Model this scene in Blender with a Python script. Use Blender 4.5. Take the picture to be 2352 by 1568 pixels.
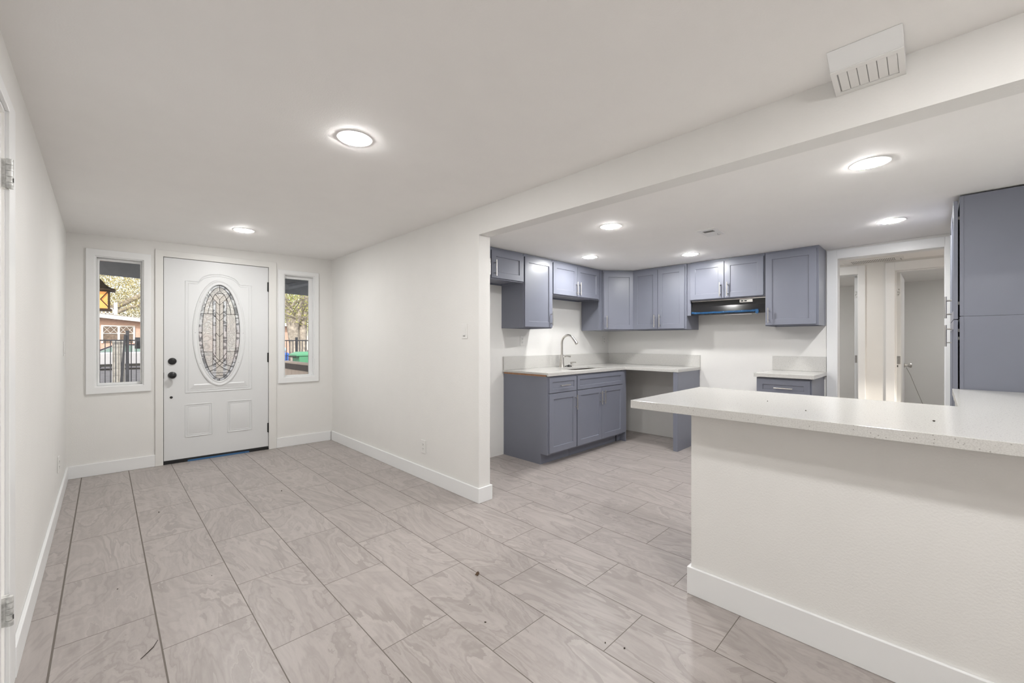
import bpy, math, random
from mathutils import Vector, Matrix
PI = math.pi
random.seed(7)
C = bpy.context.scene.collection
for o in list(bpy.data.objects): bpy.data.objects.remove(o)

# ------------------------------------------------------------------ camera, world, exposure
cam_d = bpy.data.cameras.new('camera')
cam = bpy.data.objects.new('camera', cam_d); C.objects.link(cam)
cam.location = (0, 0, 1.21)
cam.rotation_euler = (PI/2, 0, -math.radians(44.424))
cam_d.sensor_width = 36.0; cam_d.lens = 955.0/2352*36; cam_d.clip_start = .02; cam_d.clip_end = 300
bpy.context.scene.camera = cam
vs = bpy.context.scene.view_settings
vs.view_transform = 'Standard'; vs.look = 'None'; vs.gamma = 1; vs.use_curve_mapping = False
vs.exposure = 0.04
LAMP = 412.0
w = bpy.data.worlds.new('sky'); bpy.context.scene.world = w; w.use_nodes = True
nt = w.node_tree; nt.nodes.clear()
sky = nt.nodes.new('ShaderNodeTexSky'); sky.sky_type = 'NISHITA'
sky.sun_disc = False; sky.sun_elevation = math.radians(24); sky.sun_rotation = math.radians(200)
sky.air_density = 1.0; sky.dust_density = 3.0; sky.ozone_density = .6
mx = nt.nodes.new('ShaderNodeMix'); mx.data_type = 'RGBA'; mx.inputs[0].default_value = .6
mx.inputs[7].default_value = (6.5, 6.1, 5.6, 1)
bg = nt.nodes.new('ShaderNodeBackground'); bg.inputs[1].default_value = .30
wo = nt.nodes.new('ShaderNodeOutputWorld')
nt.links.new(sky.outputs[0], mx.inputs[6]); nt.links.new(mx.outputs[2], bg.inputs[0]); nt.links.new(bg.outputs[0], wo.inputs[0])
sun_d = bpy.data.lights.new('sun', 'SUN'); sun_d.energy = 3.2; sun_d.angle = math.radians(3); sun_d.color = (1, .93, .82)
sun = bpy.data.objects.new('sun', sun_d); C.objects.link(sun); sun.rotation_euler = (math.radians(58), 0, math.radians(-28))

# ------------------------------------------------------------------ materials
def lin(c): return tuple(((v/255)/12.92 if v/255 <= .04045 else ((v/255+.055)/1.055)**2.4) for v in c)
def principled(name):
    m = bpy.data.materials.new(name); m.use_nodes = True
    return m, m.node_tree, m.node_tree.nodes['Principled BSDF']
def N(t, typ, **kw):
    n = t.nodes.new(typ)
    for k, v in kw.items():
        if k.startswith('i') and k[1:].isdigit(): n.inputs[int(k[1:])].default_value = v
        else: setattr(n, k, v)
    return n
def mat(name, col, rough=.5, metal=0, var=.04, vscale=6, bump=0, bscale=200, spec=.5, coat=0, **kw):
    m, t, b = principled(name)
    L = t.links.new
    tc = N(t, 'ShaderNodeTexCoord')
    nz = N(t, 'ShaderNodeTexNoise'); nz.inputs['Scale'].default_value = vscale; nz.inputs['Detail'].default_value = 4
    L(tc.outputs['Object'], nz.inputs['Vector'])
    r = N(t, 'ShaderNodeValToRGB')
    r.color_ramp.elements[0].position = .3; r.color_ramp.elements[1].position = .7
    r.color_ramp.elements[0].color = (*[c*(1-var) for c in col], 1); r.color_ramp.elements[1].color = (*[min(1, c*(1+var)) for c in col], 1)
    L(nz.outputs[0], r.inputs[0]); L(r.outputs[0], b.inputs['Base Color'])
    b.inputs['Roughness'].default_value = rough; b.inputs['Metallic'].default_value = metal
    b.inputs['Specular IOR Level'].default_value = spec
    b.inputs['Coat Weight'].default_value = coat
    for k, v in kw.items(): b.inputs[k.replace('_', ' ')].default_value = v
    if bump:
        n2 = N(t, 'ShaderNodeTexNoise'); n2.inputs['Scale'].default_value = bscale; n2.inputs['Detail'].default_value = 3
        L(tc.outputs['Object'], n2.inputs['Vector'])
        bp = N(t, 'ShaderNodeBump'); bp.inputs['Strength'].default_value = bump; bp.inputs['Distance'].default_value = .004
        L(n2.outputs[0], bp.inputs['Height']); L(bp.outputs[0], b.inputs['Normal'])
    return m

M = {}
M['wall'] = mat('warm_white_wall_paint', (.815, .805, .782), .55, var=.008, bump=.22, bscale=130)
M['ceiling'] = mat('white_ceiling_paint', (.93, .915, .897), .75, var=.008, bump=.10, bscale=160)
M['trim'] = mat('white_trim_paint', (.86, .865, .865), .32, var=.006)
M['casing'] = mat('off_white_casing_paint', (.80, .79, .765), .4, var=.006)
M['doorwhite'] = mat('white_door_paint', (.76, .768, .772), .38, var=.006)
M['blue'] = mat('blue_grey_cabinet_paint', (.202, .212, .260), .32, var=.015, bump=.03, bscale=300)
M['rawwood'] = mat('raw_plywood_edge', (.42, .22, .12), .7, var=.15, vscale=30)
M['steel'] = mat('brushed_nickel', (.62, .60, .57), .28, 1, var=.05, vscale=60)
M['sinksteel'] = mat('stainless_steel', (.20, .18, .155), .45, 1, var=.06, vscale=40)
M['black'] = mat('black_hardware', (.012, .012, .013), .30, var=.1)
M['hoodblack'] = mat('black_enamel', (.010, .010, .011), .16, var=.1)
M['rubber'] = mat('black_rubber', (.015, .015, .016), .6)
M['plastic'] = mat('white_plastic', (.82, .81, .79), .35, var=.005)
M['slot'] = mat('dark_slot', (.06, .058, .055), .7)
M['ventdark'] = mat('grey_duct_interior', (.16, .155, .145), .7, var=.15, vscale=60)
M['grillegap'] = mat('grey_gap', (.33, .33, .32), .7)
M['oldmetal'] = mat('worn_painted_hinge', (.62, .62, .60), .4, .3, var=.35, vscale=60)
M['zinc'] = mat('grey_zinc_plate', (.34, .33, .32), .4, .6, var=.1, vscale=50)
M['bluetape'] = mat('blue_masking_tape', (.05, .15, .32), .6)
M['leaf'] = mat('dry_leaf', (.10, .06, .035), .8, var=.3, vscale=90)
M['crumb'] = mat('dark_crumb', (.035, .025, .018), .9)
M['whitecrumb'] = mat('white_crumb', (.8, .8, .78), .8)
M['cord'] = mat('grey_cord', (.25, .23, .21), .8)
M['came'] = mat('dark_lead_came', (.035, .033, .032), .4, .5)

m, t, b = principled('slotted_grille'); tc = N(t, 'ShaderNodeTexCoord'); sp = N(t, 'ShaderNodeSeparateXYZ'); t.links.new(tc.outputs['Object'], sp.inputs[0])
q1 = N(t, 'ShaderNodeMath', operation='DIVIDE', i1=.0148); t.links.new(sp.outputs[1], q1.inputs[0]); q2 = N(t, 'ShaderNodeMath', operation='FRACT'); t.links.new(q1.outputs[0], q2.inputs[0])
q3 = N(t, 'ShaderNodeMath', operation='GREATER_THAN', i1=.5); t.links.new(q2.outputs[0], q3.inputs[0]); mi = N(t, 'ShaderNodeMix', data_type='RGBA'); t.links.new(q3.outputs[0], mi.inputs[0])
mi.inputs[6].default_value = (.8, .79, .77, 1); mi.inputs[7].default_value = (.07, .065, .06, 1); t.links.new(mi.outputs[2], b.inputs['Base Color']); M['grille'] = m
# thin plastic film, translucent blue
m, t, b = principled('blue_protective_film')
b.inputs['Base Color'].default_value = (.02, .10, .24, 1); b.inputs['Roughness'].default_value = .10; b.inputs['Alpha'].default_value = .75
nz = N(t, 'ShaderNodeTexNoise'); nz.inputs['Scale'].default_value = 38; bp = N(t, 'ShaderNodeBump'); bp.inputs['Strength'].default_value = .8; bp.inputs['Distance'].default_value = .01
tc = N(t, 'ShaderNodeTexCoord'); t.links.new(tc.outputs['Object'], nz.inputs['Vector']); t.links.new(nz.outputs[0], bp.inputs['Height']); t.links.new(bp.outputs[0], b.inputs['Normal'])
M['film'] = m
# window glass
m, t, b = principled('clear_window_glass')
t.nodes.remove(b)
tr = N(t, 'ShaderNodeBsdfTransparent'); tr.inputs[0].default_value = (.96, .97, .97, 1)
gl = N(t, 'ShaderNodeBsdfGlossy'); gl.inputs['Roughness'].default_value = .02
fr = N(t, 'ShaderNodeFresnel'); fr.inputs[0].default_value = 1.45
ms = N(t, 'ShaderNodeMixShader'); t.links.new(fr.outputs[0], ms.inputs[0]); t.links.new(tr.outputs[0], ms.inputs[1]); t.links.new(gl.outputs[0], ms.inputs[2])
t.links.new(ms.outputs[0], t.nodes['Material Output'].inputs[0])
M['glass'] = m
# decorative glass
def deco(name, kind, c0, c1, rough, trans):
    m, t, b = principled(name); L = t.links.new
    tc = N(t, 'ShaderNodeTexCoord'); b.inputs['Transmission Weight'].default_value = trans; b.inputs['Roughness'].default_value = rough
    r = N(t, 'ShaderNodeValToRGB'); e = r.color_ramp.elements; e[0].color = (*c0, 1); e[1].color = (*c1, 1)
    if kind == 'swirl':
        nz = N(t, 'ShaderNodeTexNoise'); nz.inputs['Scale'].default_value = 5; nz.inputs['Detail'].default_value = 2; nz.inputs['Distortion'].default_value = 2.2; L(tc.outputs['Object'], nz.inputs['Vector'])
        mu = N(t, 'ShaderNodeMath', operation='MULTIPLY', i1=20.0); L(nz.outputs[0], mu.inputs[0]); fr = N(t, 'ShaderNodeMath', operation='PINGPONG', i1=1.0); L(mu.outputs[0], fr.inputs[0]); h = fr.outputs[0]
        e[0].position = .05; e[1].position = .55
    elif kind == 'rim':
        v = N(t, 'ShaderNodeTexVoronoi'); v.inputs['Scale'].default_value = 42; L(tc.outputs['Object'], v.inputs['Vector'])
        sp = N(t, 'ShaderNodeSeparateColor'); L(v.outputs['Color'], sp.inputs[0]); h = sp.outputs[0]; e[0].position = .25; e[1].position = .6
    else:
        nz = N(t, 'ShaderNodeTexNoise'); nz.inputs['Scale'].default_value = 160; nz.inputs['Detail'].default_value = 3; L(tc.outputs['Object'], nz.inputs['Vector']); h = nz.outputs[0]; e[0].position = .35; e[1].position = .55
    L(h, r.inputs[0]); L(r.outputs[0], b.inputs['Base Color'])
    bp = N(t, 'ShaderNodeBump'); bp.inputs['Strength'].default_value = .6; bp.inputs['Distance'].default_value = .004; L(h, bp.inputs['Height']); L(bp.outputs[0], b.inputs['Normal'])
    return m
M['swirl'] = deco('swirled_art_glass', 'swirl', (.70, .69, .675), (.93, .92, .90), .12, .45)
M['grainy'] = deco('grainy_obscure_glass', 'grain', (.62, .58, .53), (.90, .87, .82), .25, .35)
M['beveled'] = deco('bevelled_rim_glass', 'rim', (.36, .37, .39), (.90, .92, .95), .06, .4)
# quartz
def quartz(name):
    m, t, b = principled(name); L = t.links.new
    tc = N(t, 'ShaderNodeTexCoord')
    v = N(t, 'ShaderNodeTexVoronoi'); v.inputs['Scale'].default_value = 105; L(tc.outputs['Object'], v.inputs['Vector'])
    r = N(t, 'ShaderNodeValToRGB'); e = r.color_ramp.elements
    e[0].position = 0; e[0].color = (0, 0, 0, 1); e[1].position = .26; e[1].color = (1, 1, 1, 1); L(v.outputs['Distance'], r.inputs[0])
    wn = N(t, 'ShaderNodeTexWhiteNoise'); L(v.outputs['Color'], wn.inputs['Vector'])
    gt = N(t, 'ShaderNodeMath', operation='GREATER_THAN', i1=.78); L(wn.outputs['Value'], gt.inputs[0])
    inv = N(t, 'ShaderNodeMath', operation='SUBTRACT', i0=1.0); L(r.outputs[0], inv.inputs[1])
    mu = N(t, 'ShaderNodeMath', operation='MULTIPLY'); L(gt.outputs[0], mu.inputs[0]); L(inv.outputs[0], mu.inputs[1])
    nz = N(t, 'ShaderNodeTexNoise'); nz.inputs['Scale'].default_value = 260; nz.inputs['Detail'].default_value = 2; L(tc.outputs['Object'], nz.inputs['Vector'])
    r2 = N(t, 'ShaderNodeValToRGB'); e = r2.color_ramp.elements; e[0].position = .35; e[0].color = (.55, .54, .515, 1); e[1].position = .6; e[1].color = (.63, .62, .595, 1); L(nz.outputs[0], r2.inputs[0])
    mi = N(t, 'ShaderNodeMix', data_type='RGBA'); L(mu.outputs[0], mi.inputs[0]); L(r2.outputs[0], mi.inputs[6]); mi.inputs[7].default_value = (.16, .145, .13, 1)
    L(mi.outputs[2], b.inputs['Base Color']); b.inputs['Roughness'].default_value = .17
    return m
M['quartz'] = quartz('speckled_white_quartz')
# floor tiles
def floor_mat():
    m, t, b = principled('veined_grey_porcelain_tile'); L = t.links.new
    tc = N(t, 'ShaderNodeTexCoord'); sp = N(t, 'ShaderNodeSeparateXYZ'); L(tc.outputs['Object'], sp.inputs[0])
    def ma(op, a, bb=None, c=None):
        n = N(t, 'ShaderNodeMath', operation=op)
        for i, q in enumerate((a, bb, c)):
            if q is None: continue
            if isinstance(q, (int, float)): n.inputs[i].default_value = q
            else: L(q, n.inputs[i])
        return n.outputs[0]
    v = ma('DIVIDE', ma('SUBTRACT', sp.outputs[0], .162), .3077)
    row = ma('FLOOR', v); fv = ma('SUBTRACT', v, row)
    odd = ma('FLOORED_MODULO', ma('ADD', row, 1.0), 2.0)
    u = ma('ADD', ma('DIVIDE', ma('SUBTRACT', sp.outputs[1], 3.04), .6085), ma('MULTIPLY', odd, .5))
    colm = ma('FLOOR', u); fu = ma('SUBTRACT', u, colm)
    dv = ma('MULTIPLY', ma('MINIMUM', fv, ma('SUBTRACT', 1.0, fv)), .3077)
    du = ma('MULTIPLY', ma('MINIMUM', fu, ma('SUBTRACT', 1.0, fu)), .6085)
    # the joint beside the left wall is wider
    near = ma('LESS_THAN', ma('ABSOLUTE', ma('ADD', sp.outputs[0], .150)), .02)
    near2 = ma('LESS_THAN', ma('ABSOLUTE', ma('SUBTRACT', sp.outputs[0], .162)), .02)
    gv = ma('ADD', ma('ADD', .0020, ma('MULTIPLY', near, .0014)), ma('MULTIPLY', near2, .0009))
    g1 = ma('LESS_THAN', dv, gv); g2 = ma('LESS_THAN', du, .0016)
    g = ma('MAXIMUM', g1, g2)
    cmb = N(t, 'ShaderNodeCombineXYZ'); L(row, cmb.inputs[0]); L(colm, cmb.inputs[1])
    wn = N(t, 'ShaderNodeTexWhiteNoise'); L(cmb.outputs[0], wn.inputs['Vector'])
    off = N(t, 'ShaderNodeVectorMath', operation='SCALE'); L(wn.outputs['Color'], off.inputs[0]); off.inputs['Scale'].default_value = 40
    wn2 = N(t, 'ShaderNodeTexWhiteNoise'); L(off.outputs[0], wn2.inputs['Vector'])
    add = N(t, 'ShaderNodeVectorMath', operation='ADD'); L(tc.outputs['Object'], add.inputs[0]); L(off.outputs[0], add.inputs[1])
    mp = N(t, 'ShaderNodeMapping'); mp.inputs['Scale'].default_value = (4.6, 1.5, 1); L(add.outputs[0], mp.inputs[0])
    # warp
    nw = N(t, 'ShaderNodeTexNoise'); nw.inputs['Scale'].default_value = .8; nw.inputs['Detail'].default_value = 5; nw.inputs['Roughness'].default_value = .6; L(mp.outputs[0], nw.inputs['Vector'])
    n1 = N(t, 'ShaderNodeTexNoise'); n1.inputs['Scale'].default_value = .75; n1.inputs['Detail'].default_value = 6; n1.inputs['Roughness'].default_value = .52; n1.inputs['Distortion'].default_value = .9; L(mp.outputs[0], n1.inputs['Vector'])
    # layered bands from the warped field
    ban = ma('FRACT', ma('ADD', ma('MULTIPLY', n1.outputs[0], 7.5), ma('MULTIPLY', nw.outputs[0], 1.2)))
    rb = N(t, 'ShaderNodeValToRGB'); e = rb.color_ramp.elements
    e[0].position = 0; e[0].color = (.12, .12, .12, 1); e[1].position = 1; e[1].color = (.12, .12, .12, 1)
    for p, c in ((.025, .95), (.07, .62), (.16, .74), (.19, .52), (.34, .66), (.40, .50), (.55, .58), (.57, .38), (.75, .44), (.78, .26)):
        q = e.new(p); q.color = (c, c, c, 1)
    L(ban, rb.inputs[0])
    mp2 = N(t, 'ShaderNodeMapping'); mp2.inputs['Scale'].default_value = (34, 3.2, 1); L(add.outputs[0], mp2.inputs[0])
    n3 = N(t, 'ShaderNodeTexNoise'); n3.inputs['Scale'].default_value = 1; n3.inputs['Detail'].default_value = 6; n3.inputs['Distortion'].default_value = .6; L(mp2.outputs[0], n3.inputs['Vector'])
    f = ma('ADD', ma('MULTIPLY', rb.outputs[0], .46), ma('MULTIPLY', n3.outputs[0], .62))
    f = ma('ADD', f, ma('MULTIPLY', ma('SUBTRACT', wn2.outputs['Value'], .5), .10))
    fine = ma('PINGPONG', ma('ADD', ma('MULTIPLY', n1.outputs[0], 34.0), ma('MULTIPLY', nw.outputs[0], 5.0)), 1.0)
    f = ma('ADD', f, ma('MULTIPLY', ma('SUBTRACT', fine, .5), .22))
    r = N(t, 'ShaderNodeValToRGB'); e = r.color_ramp.elements
    e[0].position = .30; e[0].color = (.318, .284, .266, 1); e[1].position = .86; e[1].color = (.444, .402, .380, 1); L(f, r.inputs[0])
    mi = N(t, 'ShaderNodeMix', data_type='RGBA'); L(g, mi.inputs[0]); L(r.outputs[0], mi.inputs[6]); mi.inputs[7].default_value = (.155, .135, .118, 1)
    L(mi.outputs[2], b.inputs['Base Color'])
    L(ma('ADD', ma('MULTIPLY', g, .4), .36), b.inputs['Roughness']); b.inputs['Specular IOR Level'].default_value = .4
    bp = N(t, 'ShaderNodeBump'); bp.inputs['Strength'].default_value = .5; bp.inputs['Distance'].default_value = .002; bp.invert = True
    L(g, bp.inputs['Height']); L(bp.outputs[0], b.inputs['Normal'])
    return m
M['floor'] = floor_mat()
def emit(name, col, s):
    m, t, b = principled(name); b.inputs['Base Color'].default_value = (*col, 1)
    b.inputs['Emission Color'].default_value = (*col, 1); b.inputs['Emission Strength'].default_value = s
    return m
M['lens'] = emit('lit_lamp_lens', (1, .995, .982), LAMP)
M['lens2'] = emit('lit_kitchen_lamp_lens', (1, .995, .982), LAMP*.78)
M['lens3'] = emit('added_hall_lamp_lens', (1, .995, .982), LAMP*.42)  # lens of the unseen lamp added to light the hall
M['amber'] = emit('lit_amber_glass', (1, .42, .12), .65)
# outdoors
M['porchgrey'] = mat('grey_porch_paint', (.20, .22, .26), .7, var=.1, vscale=12)
M['pink'] = mat('pink_stucco', (.56, .39, .33), .9, var=.1, vscale=8, bump=.5, bscale=60)
M['palepink'] = mat('pale_pink_siding', (.78, .64, .55), .8, var=.06)
M['darkcap'] = mat('weathered_dark_cap', (.10, .08, .075), .8, var=.3, vscale=25)
M['white_out'] = mat('white_exterior_paint', (.75, .75, .77), .6, var=.05)
M['darkglass'] = mat('dark_window_with_curtain', (.16, .12, .10), .25, var=.4, vscale=7)
M['asphalt'] = mat('street_asphalt', (.14, .14, .16), .9, var=.3, vscale=3, bump=.5, bscale=80)
M['gravel'] = mat('gravel_yard', (.17, .16, .17), .95, var=.5, vscale=14, bump=.8, bscale=40)
M['carpaint'] = mat('pale_silver_car_paint', (.55, .57, .64), .2, .3, var=.02, coat=.6)
M['carglass'] = mat('green_tinted_car_glass', (.20, .30, .29), .08, var=.1)
M['tyre'] = mat('tyre_rubber', (.02, .02, .02), .8)
M['iron'] = mat('dark_iron_fence', (.035, .04, .055), .5, .4, var=.2)
M['block'] = mat('pale_concrete_block', (.50, .50, .50), .95, var=.18, vscale=9, bump=1, bscale=30)
M['bark'] = mat('grey_bark', (.36, .33, .30), .95, var=.4, vscale=7, bump=1, bscale=25)
M['leaves'] = mat('yellow_green_leaves', (.36, .38, .10), .7, var=.35, vscale=3, Subsurface_Weight=.0)
M['leaves2'] = mat('pale_yellow_olive_leaves', (.47, .42, .21), .7, var=.4, vscale=2.5)
M['greenbin'] = mat('green_bin_plastic', (.10, .34, .20), .45, var=.06)
M['bluebin'] = mat('blue_bin_plastic', (.04, .13, .50), .45, var=.06)
M['bag'] = mat('pale_blue_plastic_bag', (.45, .62, .72), .4, var=.15, vscale=20)
M['navy'] = mat('navy_cloth', (.015, .02, .05), .9)
M['bronze'] = mat('bronze_lantern_metal', (.06, .035, .02), .5, .6)
M['roofing'] = mat('roof_shingle', (.2, .18, .17), .9, var=.2)

# ------------------------------------------------------------------ mesh helpers
class MB:
    def __init__(s): s.v = []; s.f = []
    def add(s, vs_, fs):
        n = len(s.v); s.v += [tuple(p) for p in vs_]; s.f += [tuple(i+n for i in q) for q in fs]; return s
    def box(s, x0, x1, y0, y1, z0, z1):
        x0, x1 = sorted((x0, x1)); y0, y1 = sorted((y0, y1)); z0, z1 = sorted((z0, z1))
        return s.add([(x0,y0,z0),(x1,y0,z0),(x1,y1,z0),(x0,y1,z0),(x0,y0,z1),(x1,y0,z1),(x1,y1,z1),(x0,y1,z1)],
                     [(0,3,2,1),(4,5,6,7),(0,1,5,4),(1,2,6,5),(2,3,7,6),(3,0,4,7)])
    def prism(s, poly, a0, a1, axis='z'):
        # poly: CCW list of 2-D points; extruded along the axis
        n = len(poly)
        def P(p, a): return {'z': (p[0], p[1], a), 'y': (p[0], a, p[1]), 'x': (a, p[0], p[1])}[axis]
        vs_ = [P(p, a0) for p in poly] + [P(p, a1) for p in poly]
        fs = [tuple(reversed(range(n))), tuple(range(n, 2*n))] + [(i, (i+1) % n, n+(i+1) % n, n+i) for i in range(n)]
        return s.add(vs_, fs)
    def tube(s, pts, r, n=12, cap=True):
        pts = [Vector(p) for p in pts]; rs = r if isinstance(r, (list, tuple)) else [r]*len(pts)
        T = [(pts[min(i+1, len(pts)-1)]-pts[max(i-1, 0)]).normalized() for i in range(len(pts))]
        up = Vector((0, 0, 1)) if abs(T[0].z) < .9 else Vector((1, 0, 0))
        u = T[0].cross(up).normalized(); base = len(s.v)
        for i, p in enumerate(pts):
            u = (u - T[i]*u.dot(T[i])).normalized(); w_ = T[i].cross(u)
            for k in range(n):
                a = 2*PI*k/n; s.v.append(tuple(p + (u*math.cos(a)+w_*math.sin(a))*rs[i]))
        for i in range(len(pts)-1):
            for k in range(n):
                a = base+i*n+k; b_ = base+i*n+(k+1) % n; s.f.append((a, b_, b_+n, a+n))
        if cap:
            s.f.append(tuple(base+k for k in reversed(range(n)))); e = base+(len(pts)-1)*n; s.f.append(tuple(e+k for k in range(n)))
        return s
    def loop(s, pts, r, n=8):
        # closed tube
        pts = [Vector(p) for p in pts]; m_ = len(pts); base = len(s.v)
        nrm = Vector((0, 1, 0))
        for i in range(m_):
            T = (pts[(i+1) % m_]-pts[i-1]).normalized(); u = T.cross(nrm).normalized()
            for k in range(n):
                a = 2*PI*k/n; s.v.append(tuple(pts[i]+(u*math.cos(a)+nrm*math.sin(a))*r))
        for i in range(m_):
            for k in range(n):
                a = base+i*n+k; b_ = base+i*n+(k+1) % n; c_ = base+((i+1) % m_)*n+(k+1) % n; d_ = base+((i+1) % m_)*n+k
                s.f.append((a, b_, c_, d_))
        return s
    def lathe(s, prof, c=(0, 0, 0), n=24, axis='z', sgn=1):
        base = len(s.v)
        for r, h in prof:
            for k in range(n):
                a = 2*PI*k/n; x, y = r*math.cos(a), r*math.sin(a); h_ = h*sgn
                p = {'z': (x, y, h_), 'y': (x, h_, y), 'x': (h_, x, y)}[axis]
                s.v.append((c[0]+p[0], c[1]+p[1], c[2]+p[2]))
        for i in range(len(prof)-1):
            for k in range(n):
                a = base+i*n+k; b_ = base+i*n+(k+1) % n; s.f.append((a, b_, b_+n, a+n))
        s.f.append(tuple(base+k for k in reversed(range(n)))); e = base+(len(prof)-1)*n; s.f.append(tuple(e+k for k in range(n)))
        return s
    def cells(s, us, vs_, filled, a0, a1, f):
        nu, nv = len(us)-1, len(vs_)-1
        F = [[(filled((us[i]+us[i+1])/2, (vs_[j]+vs_[j+1])/2)) for j in range(nv)] for i in range(nu)]
        idx = {}
        def V(i, j, k):
            if (i, j, k) not in idx: idx[(i, j, k)] = len(s.v); s.v.append(tuple(f(us[i], vs_[j], (a0, a1)[k])))
            return idx[(i, j, k)]
        g = lambda i, j: 0 <= i < nu and 0 <= j < nv and F[i][j]
        for i in range(nu):
            for j in range(nv):
                if not F[i][j]: continue
                s.f.append((V(i,j,0), V(i,j+1,0), V(i+1,j+1,0), V(i+1,j,0))); s.f.append((V(i,j,1), V(i+1,j,1), V(i+1,j+1,1), V(i,j+1,1)))
                if not g(i-1, j): s.f.append((V(i,j,0), V(i,j,1), V(i,j+1,1), V(i,j+1,0)))
                if not g(i+1, j): s.f.append((V(i+1,j,0), V(i+1,j+1,0), V(i+1,j+1,1), V(i+1,j,1)))
                if not g(i, j-1): s.f.append((V(i,j,0), V(i+1,j,0), V(i+1,j,1), V(i,j,1)))
                if not g(i, j+1): s.f.append((V(i,j+1,0), V(i,j+1,1), V(i+1,j+1,1), V(i+1,j+1,0)))
        return s
    def build(s, name, m, parent=None, bevel=0, smooth=False, loc=None, rz=None, seg=2):
        me = bpy.data.meshes.new(name); me.from_pydata(s.v, [], s.f); me.update()
        import bmesh
        bm = bmesh.new(); bm.from_mesh(me); bmesh.ops.recalc_face_normals(bm, faces=bm.faces); bm.to_mesh(me); bm.free()
        o = bpy.data.objects.new(name, me); C.objects.link(o); me.materials.append(m)
        if parent: o.parent = parent
        if loc: o.location = loc
        if rz is not None: o.rotation_euler = (0, 0, rz)
        if smooth:
            for p in me.polygons: p.use_smooth = True
            try:
                me.set_sharp_from_angle(angle=math.radians(40))
            except Exception: pass
        if bevel:
            b_ = o.modifiers.new('bevel', 'BEVEL'); b_.width = bevel; b_.segments = seg; b_.limit_method = 'ANGLE'; b_.angle_limit = math.radians(35)
        return o
def tag(o, label, cat, group=None):
    o['label'] = label; o['category'] = cat
    if group: o['group'] = group
    return o
def thing(name, label, cat, loc=(0, 0, 0), rz=0, group=None):
    o = bpy.data.objects.new(name, None); C.objects.link(o); o.location = loc; o.rotation_euler = (0, 0, rz); o.empty_display_size = .1
    return tag(o, label, cat, group)
def st(o): o['kind'] = 'structure'; return o
def root(name, loc=(0, 0, 0), rz=0):
    o = bpy.data.objects.new(name, None); C.objects.link(o); o.location = loc; o.rotation_euler = (0, 0, rz); o.empty_display_size = .1
    return st(o)
def dup(r, loc, rz, label=None, group=None):
    c = r.copy(); C.objects.link(c); c.location = loc; c.rotation_euler = (0, 0, rz)
    if label: c['label'] = label
    if group: c['group'] = group
    for ch in list(r.children):
        k = ch.copy(); C.objects.link(k); k.parent = c
        for g in list(ch.children):
            d = g.copy(); C.objects.link(d); d.parent = k
    return c

# ------------------------------------------------------------------ dimensions (metres)
XL, XP, XP2, XK = -.24, 2.005, 2.115, 5.10      # left wall, partition faces, kitchen right wall
YS, YE = 3.255, 2.40                            # sink wall, partition end
YB, YK = -3.6, -.72                             # back wall of the big room, wall behind the pantry
FW = math.atan(-.05); FW0 = (0, 5.32, 0)        # the front wall stands slightly askew
def fy(x): return 5.32-.05*x
def zc(x, y):                                   # hand-plastered ceiling of the front room
    k = max(0, min(1, (y-3.0)/2.3)); q = max(0, min(1, (XP-x)/2.24))
    return 2.214 - .045*k*q
def zk(y): return 2.103 + .020*max(0, min(1, (1.2-y)/1.2))

# ------------------------------------------------------------------ room shell
st(MB().box(XL-.15, 10.0, YB-.15, 5.47, -.12, 0).build('floor', M['floor']))
mb = MB(); xs = [XL-.02+i*(XP+.06-XL)/12 for i in range(13)]; ys = [YB-.05+i*(5.42-YB)/32 for i in range(33)]
for i in range(12):
    for j in range(32):
        q = [(xs[i], ys[j]), (xs[i+1], ys[j]), (xs[i+1], ys[j+1]), (xs[i], ys[j+1])]
        mb.add([(x, y, zc(x, y)) for x, y in q], [(0, 3, 2, 1)]); mb.add([(x, y, 2.36) for x, y in q], [(0, 1, 2, 3)])
o = st(mb.build('ceiling', M['ceiling']))
mb = MB(); ys = [-.8, 0, .3, .6, .9, 1.2, 3.38]
poly = [(y, zk(y)) for y in ys] + [(3.38, 2.36), (-.8, 2.36)]
mb.prism(poly, XP2-.02, XK+.12, 'x'); st(mb.build('ceiling', M['ceiling']))
st(MB().box(XK+.12, 10.0, -2.6, 3.2, 2.118, 2.30).build('ceiling', M['ceiling']))          # hall
# left wall with door opening
def fx(u, v, a): return (a, u, v)
def fyz(u, v, a): return (u, a, v)
mb = MB(); mb.cells([YB-.15, 1.33, 2.19, 5.49], [0, 1.985, 2.36], lambda u, v: not (1.33 < u < 2.19 and v < 1.985), XL-.12, XL, fx)
st(mb.build('wall_left', M['wall']))
# front wall with two sidelight openings and the door opening (local frame of the wall)
mb = MB(); mb.cells([-.40, -.062, .262, .400, 1.331, 1.475, 1.795, 2.60], [-.1, .0, .79, 1.985, 2.055, 2.36],
    lambda u, v: not ((-.062 < u < .262 and .79 < v < 1.985) or (1.475 < u < 1.795 and .79 < v < 1.985) or (.40 < u < 1.331 and 0 < v < 2.055)), 0, .14, fyz)
st(mb.build('wall_front', M['wall'], loc=FW0, rz=FW))
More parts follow.
